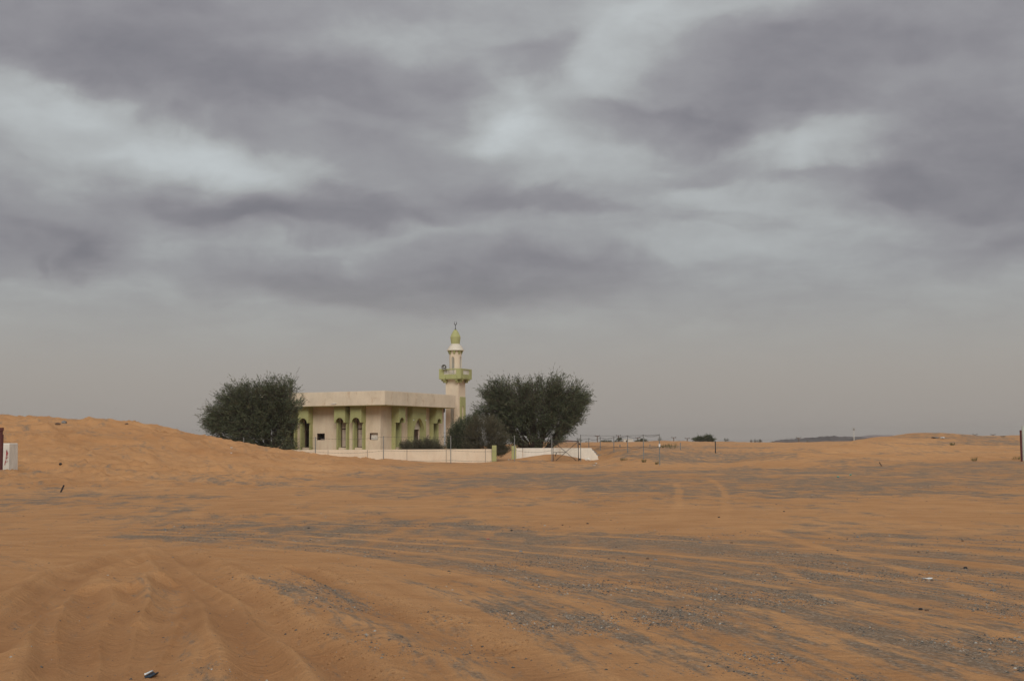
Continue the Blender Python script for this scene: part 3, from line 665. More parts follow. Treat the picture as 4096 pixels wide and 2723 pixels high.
def window_bay(c, mp, kind, i):
    """hood with an arched lip, two fins, recessed window and sill; mp(s, t, z) with t inward from the wall"""
    D = .70; w = .525
    h = MB()
    arch_plate(h, c - w, c + w, 3.10, ZB - .002, c, .385, .40, .10, -D, mp)
    for s in (-1, 1):
        a, b = sorted((c + s * w, c + s * (w - .07)))
        def bx(m, s0, s1, t0, t1, z0, z1):
            vs = [mp(s0, t0, z0), mp(s1, t0, z0), mp(s1, t1, z0), mp(s0, t1, z0), mp(s0, t0, z1), mp(s1, t0, z1), mp(s1, t1, z1), mp(s0, t1, z1)]
            m.add(vs, [(0, 3, 2, 1), (4, 5, 6, 7), (0, 1, 5, 4), (1, 2, 6, 5), (2, 3, 7, 6), (3, 0, 4, 7)])
        bx(h, a, b, -D + .10, -.001, 3.10, ZB - .002)
    hood = h.build('window_hood', M['green'], mosque)
    for s in (-1, 1):
        a, b = sorted((c + s * .51, c + s * .412)); f = MB(); bx(f, a, b, -.35, -.003, -.3, 3.098)
        bx(f, *sorted((c + s * .409, c + s * .385)), -.35, .235, 1.105, 3.098) if kind != 'x' else None
        f.build('fin', M['green'], hood)
    sl = MB(); bx(sl, c - .383, c + .383, -.22, -.003, -.2, 1.098); sl.build('sill', M['pink'], hood)
    fr = MB()
    for (s0, s1, z0, z1) in ((c - .38, c - .30, 1.11, 3.74), (c + .31, c + .38, 1.11, 3.74), (c - .30, c + .31, 1.11, 1.15), (c - .30, c + .31, 2.56, 2.63), (c - .30, c + .31, 3.68, 3.74)): bx(fr, s0, s1, .17, .24, z0, z1)
    fr.build('window_frame', M['brown'], hood)
    if kind == 'board':
        for z0, z1 in ((1.16, 1.24), (1.25, 2.20), (2.22, 2.55), (2.64, 2.95), (2.97, 3.67)) if i else ((1.16, 1.86), (1.875, 2.55), (2.64, 2.82), (2.835, 3.67)):
            pn = MB(); bx(pn, c - .299, c + .309, .19, .215, z0, z1); pn.build('board', M['panel'], hood)
    elif kind == 'glass':
        pn = MB(); bx(pn, c - .299, c + .309, .20, .21, 1.16, 2.55); pn.build('dark_pane', M['dark'], hood)
    return hood
for i, c in enumerate(bays_f): window_bay(c, front, 'board' if i >= 2 else 'void', i - 2)
for i, c in enumerate(bays_r): window_bay(c, side, 'glass', i)
for k, (a, b, z0, z1) in enumerate(ac):
    f = MB()
    for (s0, s1, t0, t1) in ((a, a + .03, z0, z1), (b - .03, b, z0, z1), (a + .03, b - .03, z0, z0 + .03), (a + .03, b - .03, z1 - .03, z1)): f.box(s0, s1, INS + .03, INS + .22, t0, t1)
    fo = f.build('wall_opening_frame', M['brown'], mosque)
    if k:
        f = MB(); f.box(a + .032, b - .032, INS + .20, INS + .23, z0 + .04, z1 - .032); f.build('white_board', M['white'], fo)
    else:
        f = MB(); f.box(a + .3, b - .05, INS + .10, INS + .20, z0 + .032, z0 + .07); f.build('ledge_scrap', M['panel'], fo)
# entrance portal
pf = lambda s, t, z: (WX - t, s, z)
pm = MB(); arch_plate(pm, 5.54, 7.84, -.3, ZB - .002, 6.69, .92, 1.22, .30, -.5, pf, 1.5, 2.28, 26)
pm.box(WX + .001, WX + .2, 5.54, 5.77, -.3, ZB - .002); pm.box(WX + .001, WX + .2, 7.61, 7.84, -.3, ZB - .002)
portal = pm.build('entrance_portal', M['green'], mosque)
mb = MB(); mb.box(WX + .001, WX + .012, 5.772, 7.608, 2.58, 4.2); mb.build('white_lunette', M['white'], portal)
mb = MB(); mb.box(WX - .20, WX - .14, 7.05, 7.57, .02, 2.55); dr = mb.build('door_leaf', M['brown'], portal)
mb = MB(); mb.box(WX + .014, WX + .06, 5.84, 5.94, 2.62, 2.72); mb.build('door_lamp', M['black'], portal)
for y in (5.63, 7.75):
    mb = MB(); mb.lathe([(.035, 0), (.045, .03), (.03, .07), (.005, .08)], 10); o = mb.build('wall_lamp', M['litter'], portal); o.location = (WX + .5, y, 3.33); o.rotation_euler = (0, math.pi / 2, 0)
mb = MB(); mb.box(WX - .02, WX + .08, YB - .05, YB + .06, 4.1, 4.42); mb.build('corner_bracket', M['brown'], mosque)

# ------------------------------------------------------------------ minaret
mc = at(1822, 1500, 112.0)
minaret = thing('minaret', 'square cream minaret with green balcony and lime green pointed cap behind the prayer hall', 'minaret', (mc[0], mc[1], 0), -PHI)
def lattice(name, w, h, cell, mp, mat, parent, t=.03):
    m = MB(); nx = max(1, round(w / cell)); nz = max(1, round(h / cell)); cw = w / nx; ch = h / nz; bw = cell * .08
    def bar(a, b, wd):
        a = np.array(a); b = np.array(b); d = (b - a) / np.linalg.norm(b - a); n = np.array([-d[1], d[0]]) * wd / 2
        m.prism([tuple(a - n), tuple(b - n), tuple(b + n), tuple(a + n)], 0, t, mp)
    for i in range(nx + 1): bar((-w / 2 + i * cw, 0), (-w / 2 + i * cw, h), bw)
    for j in range(nz + 1): bar((-w / 2, j * ch), (w / 2, j * ch), bw)
    for i in range(nx):
        for j in range(nz):
            x = -w / 2 + i * cw; z = j * ch
            bar((x, z), (x + cw, z + ch), bw); bar((x, z + ch), (x + cw, z), bw)
            c = (x + cw / 2, z + ch / 2); q = cell * .17
            m.prism([(c[0] - q, c[1]), (c[0], c[1] - q), (c[0] + q, c[1]), (c[0], c[1] + q)], -.004, t + .004, mp)
    return m.build(name, mat, parent)
S = .65; mb = MB(); T = .16
wall_open(mb, 2 * S, -.5, 7.1, T, [(-.17, .17, 1.2, 4.55)], lambda s, t, z: (s, -S + t, z), -S)
shaft = None
mb.box(-S, S, S - T, S, -.5, 7.1); mb.box(-S, -S + T, -S + T + .001, S - T - .001, -.5, 7.1); mb.box(S - T, S, -S + T + .001, S - T - .001, -.5, 7.1)
shaft = mb.build('shaft', M['wallcream'], minaret)
g = lattice('shaft_lattice', .335, 3.34, .167, lambda s, t, z: (s, -S + .05 + t, z + 1.205), M['white'], shaft)
sl = MB(); arch_plate(sl, -.50, .50, -.3, 5.49, 0, .17, .34, .07, 0, lambda s, t, z: (S + .07 - t, s + .08, z), 1.6, 4.40); sl.build('green_slab', M['green'], shaft)
# balcony
bw = 1.09
bal = MB(); bal.box(-bw + .02, bw - .02, -bw + .02, bw - .02, 7.06, 7.20); balc = bal.build('balcony_floor', M['green'], minaret)
faces = [lambda s, t, z: (s, -bw + t, z), lambda s, t, z: (bw - t, s, z), lambda s, t, z: (s, bw - t, z), lambda s, t, z: (-bw + t, s, z)]
for k, fm in enumerate(faces):
    p = MB(); e = bw if k % 2 == 0 else bw - .161
    wall_open(p, 2 * e, 7.12, 7.985, .16, [(-.63, .63, 7.48, 7.89)], fm, -e); pr = p.build('parapet', M['green'], minaret)
    lattice('parapet_lattice', 1.256, .406, .205, lambda s, t, z, fm=fm: fm(s, .05 + t, z + 7.482), M['white'], pr)
    for s in (-.58, .58):
        b = MB(); b.prism([(s - .13, 7.06), (s - .13, 7.34), (s + .13, 7.34), (s + .13, 7.06)], -.07, -.002, fm)
        b.prism([(s - .11, 6.76), (s - .11, 7.058), (s + .11, 7.058), (s + .11, 6.76)], .18, .43, fm)
        b.prism([(s - .11, 6.92), (s - .11, 7.058), (s + .11, 7.058), (s + .11, 6.92)], .02, .178, fm)
        b.build('bracket', M['green'], pr)
# round upper shaft with four lattice windows
ur = .545; n = 32; vs = []; fs = []
us = MB()
for k in range(n):
    a0 = 2 * math.pi * (k - .5) / n; a1 = a0 + 2 * math.pi / n; cut = any(abs(((k - q) + n / 2) % n - n / 2) <= 1.0 for q in (0, n // 4, n // 2, 3 * n // 4))
    for (z0, z1) in (((7.21, 7.4), (9.1, 9.72)) if cut else ((7.21, 9.72),)):
        us.add([(r * math.cos(a), r * math.sin(a), z) for z in (z0, z1) for r in (ur, ur - .12) for a in (a0, a1)], [(0, 1, 5, 4), (2, 6, 7, 3), (0, 2, 3, 1), (4, 5, 7, 6), (0, 4, 6, 2), (1, 3, 7, 5)])
ush = us.build('upper_shaft', M['wallcream'], minaret)
for k in range(4):
    a = k * math.pi / 2
    fm = lambda s, t, z, a=a: ((ur - .05 - t) * math.cos(a) - s * math.sin(a), (ur - .05 - t) * math.sin(a) + s * math.cos(a), z)
    lattice('window_lattice', .30, 1.68, .15, lambda s, t, z, fm=fm: fm(s, t, z + 7.41), M['white'], ush)
    sp = MB(); arch_plate(sp, -.16, .16, 8.92, 9.12, 0, .14, .15, .04, -.03, fm); sp.build('arch_head', M['wallcream'], ush)
mb = MB(); mb.lathe([(.30, 7.21), (.30, 9.7)], 16); mb.build('shade_core', M['dark'], ush)  # near-black core paints in the shade behind the lattice
capm = MB(); capm.lathe([(.55, 9.64), (.775, 9.66), (.775, 9.74), (.70, 9.76), (.70, 9.85), (.655, 9.86), (.655, 9.93), (.60, 9.94), (.60, 10.02), (.52, 10.04), (.52, 10.13), (.39, 10.15), (.39, 10.26)], 36)
capo = capm.build('stepped_cap', M['white'], minaret)
for k in range(8):
    a = math.pi / 8 + k * math.pi / 4 - .1; b = MB()
    for (r0, r1, hw, z0, z1) in ((.50, .68, .12, 9.55, 9.652), (.50, .64, .095, 9.44, 9.549), (.50, .60, .07, 9.33, 9.439)): b.box(r0, r1, -hw, hw, z0, z1)
    o = b.build('cap_bracket', M['green'], minaret); o.rotation_euler = (0, 0, a)
mb = MB(); mb.lathe([(.38, 10.262), (.395, 10.3), (.465, 10.87), (.462, 10.885), (.36, 11.12), (.24, 11.36), (.12, 11.53), (.05, 11.55)], 20); mb.build('pointed_bulb', M['limegreen'], minaret)
mb = MB(); mb.lathe([(.09, 11.54), (.09, 11.58), (.03, 11.62), (.022, 12.0)], 10)
for q in [[(.115 * math.sin(t) * 1.0, 0, 12.14 - .15 * math.cos(t)) for t in np.linspace(-2.7, 2.7, 18)]]:
    mb.tube(q, [.008 + .026 * math.cos(i / 17 * math.pi - math.pi / 2) for i in range(18)], 6)
mb.build('crescent_finial', M['black'], minaret)
# horn loudspeaker on the balcony rail
hp = at(1780, 1469, 111.1)
horn = thing('horn_loudspeaker', 'grey horn loudspeaker clamped on the minaret balcony rail', 'loudspeaker', (hp[0], hp[1], hp[2] - .22), math.radians(-25))
def shell(prof, n=24):
    m = MB(); m.lathe(prof, n); return m
hb = MB(); prof = [(.235, 0), (.225, .03), (.15, .10), (.09, .18), (.06, .28), (.055, .33)]
vs = []; n = 28
for r, z in prof + [(r * .92, z + .012) for r, z in prof[:-1]][::-1]:
    for k in range(n): a = 2 * math.pi * k / n; vs.append((r * math.cos(a), r * math.sin(a), z))
m_ = len(vs) // n; hb.add(vs, [(i * n + k, i * n + (k + 1) % n, (i + 1) * n + (k + 1) % n, (i + 1) * n + k) for i in range(m_ - 1) for k in range(n)])
bell = hb.build('horn_bell', M['grey'], horn, True); bell.rotation_euler = (math.radians(-78), 0, math.radians(14)); bell.location = (0, -.2, .23)
mb = MB(); mb.lathe([(.05, .06), (.06, .12), (.075, .16), (.02, .05)], 14); o = mb.build('horn_driver', M['litter'], horn, True); o.rotation_euler = bell.rotation_euler; o.location = (0, -.2, .23)
mb = MB(); mb.tube([(.0, .1, .2), (.05, .12, .0), (.05, .12, -.25)], .025, 6); mb.build('clamp', M['black'], horn)

# ------------------------------------------------------------------ boundary walls
def wall_piece(name, pts_s, z0, z1, Y, mat, parent, T=.16):
    m = MB(); m.box(pts_s[0], pts_s[1], -T / 2, T / 2, z0, z1); return m.build(name, mat, parent, bevel=.012)
WY = 93.0
X_ = lambda px, Y=WY: at(px, 1800, Y)[0]
zt = at(1785, 1796.0, WY)[2]
bwl = thing('boundary_wall', 'low cream wall panels with a green gate pillar in front of the prayer hall', 'wall', (0, WY, 0))
joints = [1000, 1155, 1312.6, 1470.3, 1628, 1785, 1942, 1967.5]
for a, b in zip(joints[:-1], joints[1:]):
    wall_piece('wall_panel', (X_(a) + .015, X_(b) - .015), -.6, zt, WY, M['wallcream'], bwl)
mb = MB()
for a in joints[1:-1]: mb.box(X_(a) - .02, X_(a) + .02, -.03, .03, -.6, zt - .03)
mb.build('joint_filler', M['rock'], bwl)
for px0, px1, ptop in ((1968, 1986, 1780.5),):
    m = MB(); m.box(X_(px0) + .0, X_(px1), -.22, .14, -.6, at(px0, ptop, WY)[2]); m.build('gate_pillar', M['green'], bwl, bevel=.015)
bwr = thing('boundary_wall', 'low white wall with a crumbling stepped end behind the wire gate', 'wall', (0, WY, 0))
zr = at(2200, 1791, WY)[2]
m = MB(); m.box(X_(2046.5), X_(2064), -.22, .14, -.6, at(2055, 1783, WY)[2]); m.build('gate_pillar', M['green'], bwr, bevel=.015)
wall_piece('wall_panel', (X_(2064) + .015, X_(2091) - .015), -.6, zr, WY, M['white'], bwr)
wall_piece('wall_panel', (X_(2091) + .015, X_(2240) - .015), -.6, zr, WY, M['white'], bwr)
br = [(2240, 1850), (2394, 1850), (2394, 1837), (2391, 1830), (2390, 1821), (2384, 1818), (2383, 1812), (2377, 1809), (2376, 1803), (2369, 1800), (2367, 1794), (2365, 1791), (2240, 1791)]
m = MB(); m.prism([(X_(a) + (.015 if a == 2240 else 0), at(a, b, WY)[2] if b < 1850 else -.6) for a, b in br], -.08, .08, lambda a, t, b: (a, t, b)); m.build('broken_wall_panel', M['white'], bwr)
for (a, b, r) in ((2383, 1811, .09), (2390, 1820, .08), (2369, 1799, .07), (2378, 1806, .06)):
    m = MB(); m.box(-r, r, -.07, .07, -.05, .05); o = m.build('exposed_block', M['rock'], bwr); p = at(a + 1, b, WY); o.location = (p[0], 0, p[2]); o.rotation_euler = (0, .2, 0)

# ------------------------------------------------------------------ fences
def post(mb, x, y, z0, z1, w=.055, lean=(0, 0)):
    n = 4; h = z1 - z0
    a = [(x - w / 2, y - w / 2), (x + w / 2, y - w / 2), (x + w / 2, y + w / 2), (x - w / 2, y + w / 2)]
    mb.add([(p[0], p[1], z0) for p in a] + [(p[0] + lean[0] * h, p[1] + lean[1] * h, z1) for p in a], [(0, 3, 2, 1), (4, 5, 6, 7), (0, 1, 5, 4), (1, 2, 6, 5), (2, 3, 7, 6), (3, 0, 4, 7)])
def wire(mb, a, b, sag=.05, r=.007, barbs=True, seed=0):
    a = np.array(a); b = np.array(b); n = 8; L = np.linalg.norm(b - a); rnd = random.Random(seed)
    pts = [a + (b - a) * t - np.array([0, 0, sag * 4 * t * (1 - t)]) for t in np.linspace(0, 1, n)]
    mb.tube(pts, r, 4, False)
    if barbs:
        k = int(L / .22)
        for i in range(k):
            t = (i + .5) / k; p = a + (b - a) * t - np.array([0, 0, sag * 4 * t * (1 - t)])
            q = np.array([rnd.uniform(-.02, .02), rnd.uniform(-.02, .02), rnd.uniform(.02, .04)])
            mb.tube([p - q, p + q], .006, 3, False)
def make_fence(label, posts, heights, Y0=None, skip=()):
    """posts: list of (x, y, z_ground, z_top)"""
    f = thing('wire_fence', label, 'fence', (0, 0, 0))
    for (x, y, z0, z1) in posts:
        m = MB(); post(m, x, y, z0 - .4, z1); m.build('post', M['steel'], f)
    for hi, h in enumerate(heights):
        for i, (p, q) in enumerate(zip(posts[:-1], posts[1:])):
            if i in skip: continue
            za = p[3] - h; zb = q[3] - h
            m = MB(); wire(m, (p[0], p[1], za), (q[0], q[1], zb), .05 + .05 * ((i * 7 + hi * 3) % 3), seed=i * 10 + hi); m.build('barbed_wire', M['wire'], f)
    return f
FY = 90.0
fp = []
for px, top, Y in ((640, 1752, 92.5), (975, 1749, 91.2), (1262, 1747, 90.3), (1534, 1743, FY), (1803, 1742, FY), (2058, 1741, FY), (2207, 1742, FY)):
    p = at(px, top, Y); fp.append((p[0], Y, gz(p[0], Y), p[2]))
make_fence('barbed wire fence on grey posts running before the low cream wall', fp, (.06, 1.05, 1.75))
fp = []
for px, top, Y in ((2322, 1738, FY), (2637, 1735, 77), (2573, 1737, 82), (2510, 1741, 87), (2455, 1745, 92), (2401, 1747, 97), (2355, 1751, 102), (2310, 1755, 107)):
    p = at(px, top, Y); fp.append((p[0], Y, gz(p[0], Y), p[2]))
fo = make_fence('barbed wire fence on grey posts turning back over the sand from the wire gate', fp, (.05, .78))
p = fp[1]; m = MB(); m.box(p[0] - .05, p[0] + .05, p[1] - .045, p[1] - .032, p[2] + 1.12, p[2] + 1.30); m.build('notice_plate', M['litter'], fo)
# the wire gate
ga, gb = at(2212, 1764, FY), at(2314, 1764, FY); gzb = at(2260, 1843, FY)[2]
gate = thing('wire_gate', 'dark framed chain link gate with crossed braces between two grey posts', 'gate', ((ga[0] + gb[0]) / 2, FY, gzb))
gw = gb[0] - ga[0]; gh = ga[2] - gzb; r = .032
m = MB(); m.tube([(-gw / 2, 0, .0), (-gw / 2, 0, gh), (gw / 2, 0, gh), (gw / 2, 0, .0)], r, 6); m.build('frame', M['black'], gate)
for s in (-1, 1):
    m = MB(); m.tube([(s * gw / 2 * .94, .02 * s, gh - .05), (-s * gw / 2 * .80, .02 * s, .02)], .018, 6); m.build('brace', M['black'], gate)
m = MB(); m.tube([(-gw / 2 * .97, -.03, gh * .44), (0, -.03, gh * .44)], .018, 6); m.build('latch_bar', M['black'], gate)
m = MB(); m.tube([(-gw / 2 + .22, -.05, gh * .44), (-gw / 2 + .22, -.06, gh * .36), (-gw / 2 + .16, -.06, gh * .30), (-gw / 2 + .16, -.06, gh * .24)], .03, 6); m.build('latch_handle', M['black'], gate)
for z in (gh * .85, .12):
    m = MB(); m.box(gw / 2 - .02, gw / 2 + .14, -.05, .05, z - .06, z + .06); m.build('hinge', M['black'], gate)
m = MB(); step = .085; n = int((gw + gh) / step)
for s in (-1, 1):
    for i in range(1, n):
        o = i * step; x0 = -gw / 2 + o; z0 = 0.0
        t0 = max(0, x0 - gw / 2); t1 = min(gh, o)
        a = (x0 - t0, t0); b = (x0 - t1, t1)
        if t1 > t0: m.tube([(s * a[0], .012 * s, a[1]), (s * b[0], .012 * s, b[1])], .0035, 3, False)
m.build('chain_link', M['wire'], gate)
# single posts out on the sand
def lone_post(px, top, base, Y, w, label, mat='steel', name='fence_post', lean=(0, 0)):
    p = on_sand(px, base, Y); x = p[0]; Y = p[1]; z = gz(x, Y); zt_ = at(px, top, Y)[2]
    m = MB(); post(m, 0, 0, -.3, zt_ - z, w, lean); m.tube([(0, -w * .6, zt_ - z - .12), (0, -w * .6 - .02, zt_ - z - .05)], .012, 4)
    o = m.build(name, M[mat], None); o.location = (x, Y, z); tag(o, label, 'post'); return o
lone_post(2862, 1763, 1812, 125, .09, 'tall dark post standing alone in the sand hollow', 'black')
lone_post(2722, 1770, 1800, 150, .09, 'short grey post in the sand with small green plants beside it')
lone_post(2600, 1776, 1790, 150, .09, 'stub of a grey post on the sand slope behind the turning fence')
lone_post(2480, 1778, 1789, 140, .09, 'low buried grey post on the churned sand bank behind the fence')

# ------------------------------------------------------------------ trees and shrubs
def in_poly(pts, poly):
    x, y = pts[:, 0], pts[:, 1]; c = np.zeros(len(pts), bool); n = len(poly); j = n - 1
    for i in range(n):
        xi, yi = poly[i]; xj, yj = poly[j]
        t = ((yi > y) != (yj > y)) & (x < (xj - xi) * (y - yi) / (yj - yi + 1e-12) + xi); c ^= t; j = i
    return c
def blades_mesh(name, P0, Dv, Wd, tone):
    """thin leaf blades: base points, direction*length, width"""
    n = len(P0); rs = np.random.RandomState(5); rnd = rs.normal(size=(n, 3)); s = np.cross(Dv, rnd); s /= np.linalg.norm(s, axis=1)[:, None] + 1e-9; s *= Wd[:, None] / 2
    mid_ = P0 + Dv * .55
    V = np.stack([P0, mid_ + s, P0 + Dv, mid_ - s], 1).reshape(-1, 3)
    fc = np.arange(4 * n).reshape(n, 4)
    me = bpy.data.meshes.new(name); me.vertices.add(4 * n); me.vertices.foreach_set('co', V.ravel())
    me.loops.add(4 * n); me.loops.foreach_set('vertex_index', fc.ravel()); me.polygons.add(n); me.polygons.foreach_set('loop_start', np.arange(n) * 4); me.polygons.foreach_set('loop_total', np.full(n, 4))
    me.update(); a = me.attributes.new('tone', 'FLOAT', 'POINT'); a.data.foreach_set('value', np.repeat(tone, 4).astype(np.float32))
    return me
def tree(name, label, cat, outline, base_px, Y, depth, nlimb, ntip, ntw, seed, mat='leaf', bl=.24, bwid=.022, trunk=.16, up=.35, sweep=(0, 0, 0), group=None, stems=1, hollow=.35, jitter=.48, basez=None, inner=.0, thin=0.0):
    """crown filled inside the outline; limbs run from the foot of the tree, twigs grow off the limbs and carry thin leaves"""
    rs = np.random.RandomState(seed)
    pl = np.array([at(a, b, Y) for a, b in outline])[:, [0, 2]]
    bx = at(base_px[0], base_px[1], Y); bz = gz(bx[0], Y) if basez is None else basez
    o = thing(name, label, cat, (bx[0], Y, bz), 0, group)
    pl = pl - np.array([bx[0], bz]); c = pl.mean(0); hw = (pl[:, 0].max() - pl[:, 0].min()) / 2
    pl = c + (pl - c) * (1.05 if ntip > 1000 else 1.0); lo, hi = pl.min(0), pl.max(0); T = np.zeros((0, 2))
    while len(T) < ntip:
        q = rs.uniform(lo, hi, (ntip * 3, 2)); q = q[in_poly(q, pl)]; q = q[rs.uniform(0, 1, len(q)) < 1 - thin * (1 - sstep(lo[1] + .10 * (hi[1] - lo[1]), lo[1] + .55 * (hi[1] - lo[1]), q[:, 1]))]; T = np.concatenate([T, q])
    T = T[:ntip]
    if ntip > 250:                                               # foliage gathers in clumps with gaps between
        nc = ntip // 16; cc = T[:nc]; own_ = np.argmin(np.linalg.norm(T[:, None] - cc[None], axis=2), axis=1)
        T = T + (cc[own_] - T) * rs.uniform(.05, .42, (ntip, 1))
    # depth inside an egg-shaped crown
    rr = np.clip(np.abs(T[:, 0] - c[0]) / hw, 0, 1); dz = np.sqrt(1 - .85 * rr ** 2) * depth / 2
    sgn = rs.uniform(-1, 1, ntip); dep = np.sign(sgn) * np.abs(sgn) ** hollow * dz
    tips = np.stack([T[:, 0], dep, T[:, 1]], 1)
    tips[:, 2] = np.maximum(tips[:, 2], .12)
    # limbs: spread targets
    li = [int(rs.randint(ntip))]
    d = np.linalg.norm(tips - tips[li[0]], axis=1)
    for _ in range(nlimb - 1): k = int(np.argmax(d * rs.uniform(.6, 1, ntip))); li.append(k); d = np.minimum(d, np.linalg.norm(tips - tips[k], axis=1))
    limbs = tips[li] * np.array([.72, .72, .66])
    own = np.argmin(np.linalg.norm(tips[:, None] - limbs[None], axis=2) - 0, axis=1)
    tr = MB(); starts = []
    roots = np.stack([rs.normal(0, .10 * stems, nlimb), rs.normal(0, .10 * stems, nlimb), np.full(nlimb, -.15)], 1)
    def curve(a, b, bow, n=6):
        mid_ = a * .5 + b * .5 + bow; t = np.linspace(0, 1, n)[:, None]
        return (1 - t) ** 2 * a + 2 * t * (1 - t) * mid_ + t ** 2 * b
    for k in range(nlimb):
        L = np.linalg.norm(limbs[k] - roots[k]); c_ = curve(roots[k], limbs[k], rs.normal(0, .08 * L, 3) + np.array([0, 0, .10 * L]), 7)
        tr.tube([tuple(p) for p in c_], list(np.linspace(trunk * rs.uniform(.6, 1), trunk * .35, 7)), 6); starts.append(c_)
    P0 = []; DV = []; TN = []
    for i in range(ntip):
        k = own[i]; c_ = starts[k]; j = rs.randint(3, 7); a = c_[j]; L = np.linalg.norm(tips[i] - a) + .05
        b = curve(a, tips[i], rs.normal(0, .12 * L, 3) + np.array([0, 0, .06 * L]) , 5)
        tr.tube([tuple(p) for p in b], list(np.linspace(trunk * .22, trunk * .05, 5)), 3, False)
        rad = tips[i] - np.array([0, 0, hi[1] * .38]); rad = rad / (np.linalg.norm(rad) + 1e-6); rad[2] = rad[2] * .75
        bt = rs.uniform(0, .45)
        t = rs.uniform(.35, 1.0, ntw) ** .8 * 4; f = np.minimum(t, 3).astype(int); p = b[f] + (b[f + 1] - b[f]) * (t - f)[:, None]
        dv = rad * .9 + rs.normal(0, jitter, (ntw, 3)) + np.array([0, 0, up]) + np.array(sweep); dv /= np.linalg.norm(dv, axis=1)[:, None]
        lng = np.where(rs.uniform(0, 1, (ntw, 1)) < .05, 1.7, .8); L2 = bl * rs.uniform(.5, 1.5, (ntw, 1, 1)) * lng[:, :, None] ** .5; tw = dv * (bl * rs.uniform(1.2, 2.6, (ntw, 1)) * lng); p = p + rs.normal(0, bl * .35, (ntw, 3))
        u = (np.arange(5) / 5)[None, :, None] + rs.uniform(0, .2, (ntw, 5, 1)); e = dv[:, None] + rs.normal(0, .38, (ntw, 5, 3)); e /= np.linalg.norm(e, axis=2)[:, :, None]
        P0.append((p[:, None] + tw[:, None] * u).reshape(-1, 3)); DV.append((e * L2 * (1 - .35 * u)).reshape(-1, 3)); TN.append(np.repeat(bt + rs.uniform(0, .45, ntw), 5) + rs.uniform(0, .12, ntw * 5))
    tr.build('trunk', M['bark'], o)
    P0 = np.concatenate(P0); P0[:, 2] = np.maximum(P0[:, 2], .02); DV = np.concatenate(DV); TN = np.concatenate(TN)
    me = blades_mesh('crown', P0, DV, np.full(len(P0), bwid) * rs.uniform(.7, 1.4, len(P0)), np.array(TN))
    obj('crown', me, M[mat], o)
    return o
def zz(pts, ox, oy, s): return [(ox + x / s, oy + y / s) for x, y in pts]
RT = zz([(600, 410), (720, 270), (870, 190), (1050, 205), (1200, 175), (1330, 205), (1440, 150), (1620, 150), (1780, 195), (1870, 230), (1950, 300), (2090, 365), (2060, 440), (1990, 610), (1940, 720), (1830, 870), (1720, 960), (1560, 1040), (1480, 1100), (1120, 1100), (930, 1000), (900, 850), (860, 700), (780, 640), (640, 640), (520, 570), (540, 525), (650, 490), (760, 500)], 1740, 1460, 3.37)
tree('acacia_tree', 'large spreading acacia standing behind the low white wall beside the wire gate', 'tree', RT, (2150, 1835), 98.5, 6.0, 34, 1900, 7, 3, bl=.28, bwid=.034, trunk=.15, up=.12, stems=2.2, thin=.60)
LT = zz([(200, 885), (300, 815), (400, 670), (560, 530), (650, 400), (800, 320), (1000, 290), (1100, 275), (1350, 255), (1480, 205), (1640, 225), (1710, 370), (1620, 440), (1540, 500), (1560, 610), (1680, 560), (1740, 520), (1820, 600), (1740, 690), (1690, 760), (1730, 820), (1660, 900), (1620, 1000), (1640, 1180), (1780, 1240), (1650, 1320), (1380, 1340), (1000, 1290), (740, 1200), (610, 1120), (430, 1050), (360, 960)], 740, 1460, 3.92)
tree('acacia_tree', 'wind swept acacia leaning away from the roof of the prayer hall above the dune', 'tree', LT, (1085, 1815), 95.0, 5.0, 34, 1900, 7, 4, bl=.28, bwid=.034, trunk=.14, up=.14, thin=.45, sweep=(-.15, 0, 0), stems=2.0)
B1 = zz([(170, 970), (215, 830), (330, 730), (420, 690), (500, 640), (600, 640), (560, 760), (470, 900), (420, 1110), (300, 1200), (180, 1180)], 1740, 1460, 3.37)
tree('shrub', 'dark green bushy shrub against the foot of the minaret', 'shrub', B1, (1840, 1845), 96.5, 2.2, 14, 520, 11, 6, bl=.19, bwid=.022, trunk=.05, up=.5, stems=3.0)
B2 = zz([(380, 1020), (440, 800), (560, 720), (680, 690), (790, 700), (880, 770), (940, 900), (1000, 1000), (1010, 1100), (960, 1200), (860, 1250), (700, 1260), (380, 1240)], 1740, 1460, 3.37)
tree('shrub', 'brown olive twiggy shrub filling the gap between the green gate pillars', 'shrub', B2, (1945, 1842), 95.0, 2.4, 16, 760, 11, 7, 'twig', bl=.22, bwid=.017, trunk=.04, up=.8, stems=3.5, jitter=.28)
B3 = [(1600, 1790), (1612, 1768), (1640, 1758), (1670, 1764), (1700, 1750), (1722, 1758), (1755, 1765), (1771, 1785), (1775, 1830), (1605, 1830)]
tree('shrub', 'low twiggy shrub before the entrance portal of the prayer hall', 'shrub', B3, (1690, 1845), 95.5, 2.2, 18, 520, 10, 8, 'twig', bl=.19, bwid=.016, trunk=.03, up=.7, stems=5.0, jitter=.35)
def far_tree(label, outline, base, Y, seed, nt=60, ntw=9, sc_=1.0, mat='leaf', cat='tree', group=None, name='desert_tree'):
    w = (max(p[0] for p in outline) - min(p[0] for p in outline)) * Y / F
    return tree(name, label, cat, outline, base, Y, w * .8, 6, nt, ntw, seed, mat, bl=w * .055 * sc_, bwid=w * .014, trunk=w * .03, up=.3, group=group)
far_tree('dome shaped dark acacia alone on the sand horizon beside the tall dark post', [(2770, 1757), (2782, 1750), (2805, 1747), (2822, 1743), (2838, 1742), (2850, 1750), (2858, 1758), (2850, 1765), (2780, 1764)], (2815, 1772), 232, 11, 160, 12)
far_tree('square dark bush on the sand horizon next to the lone acacia', [(2896, 1752), (2905, 1751), (2916, 1753), (2917, 1769), (2895, 1769)], (2906, 1775), 235, 12, 60, 12)
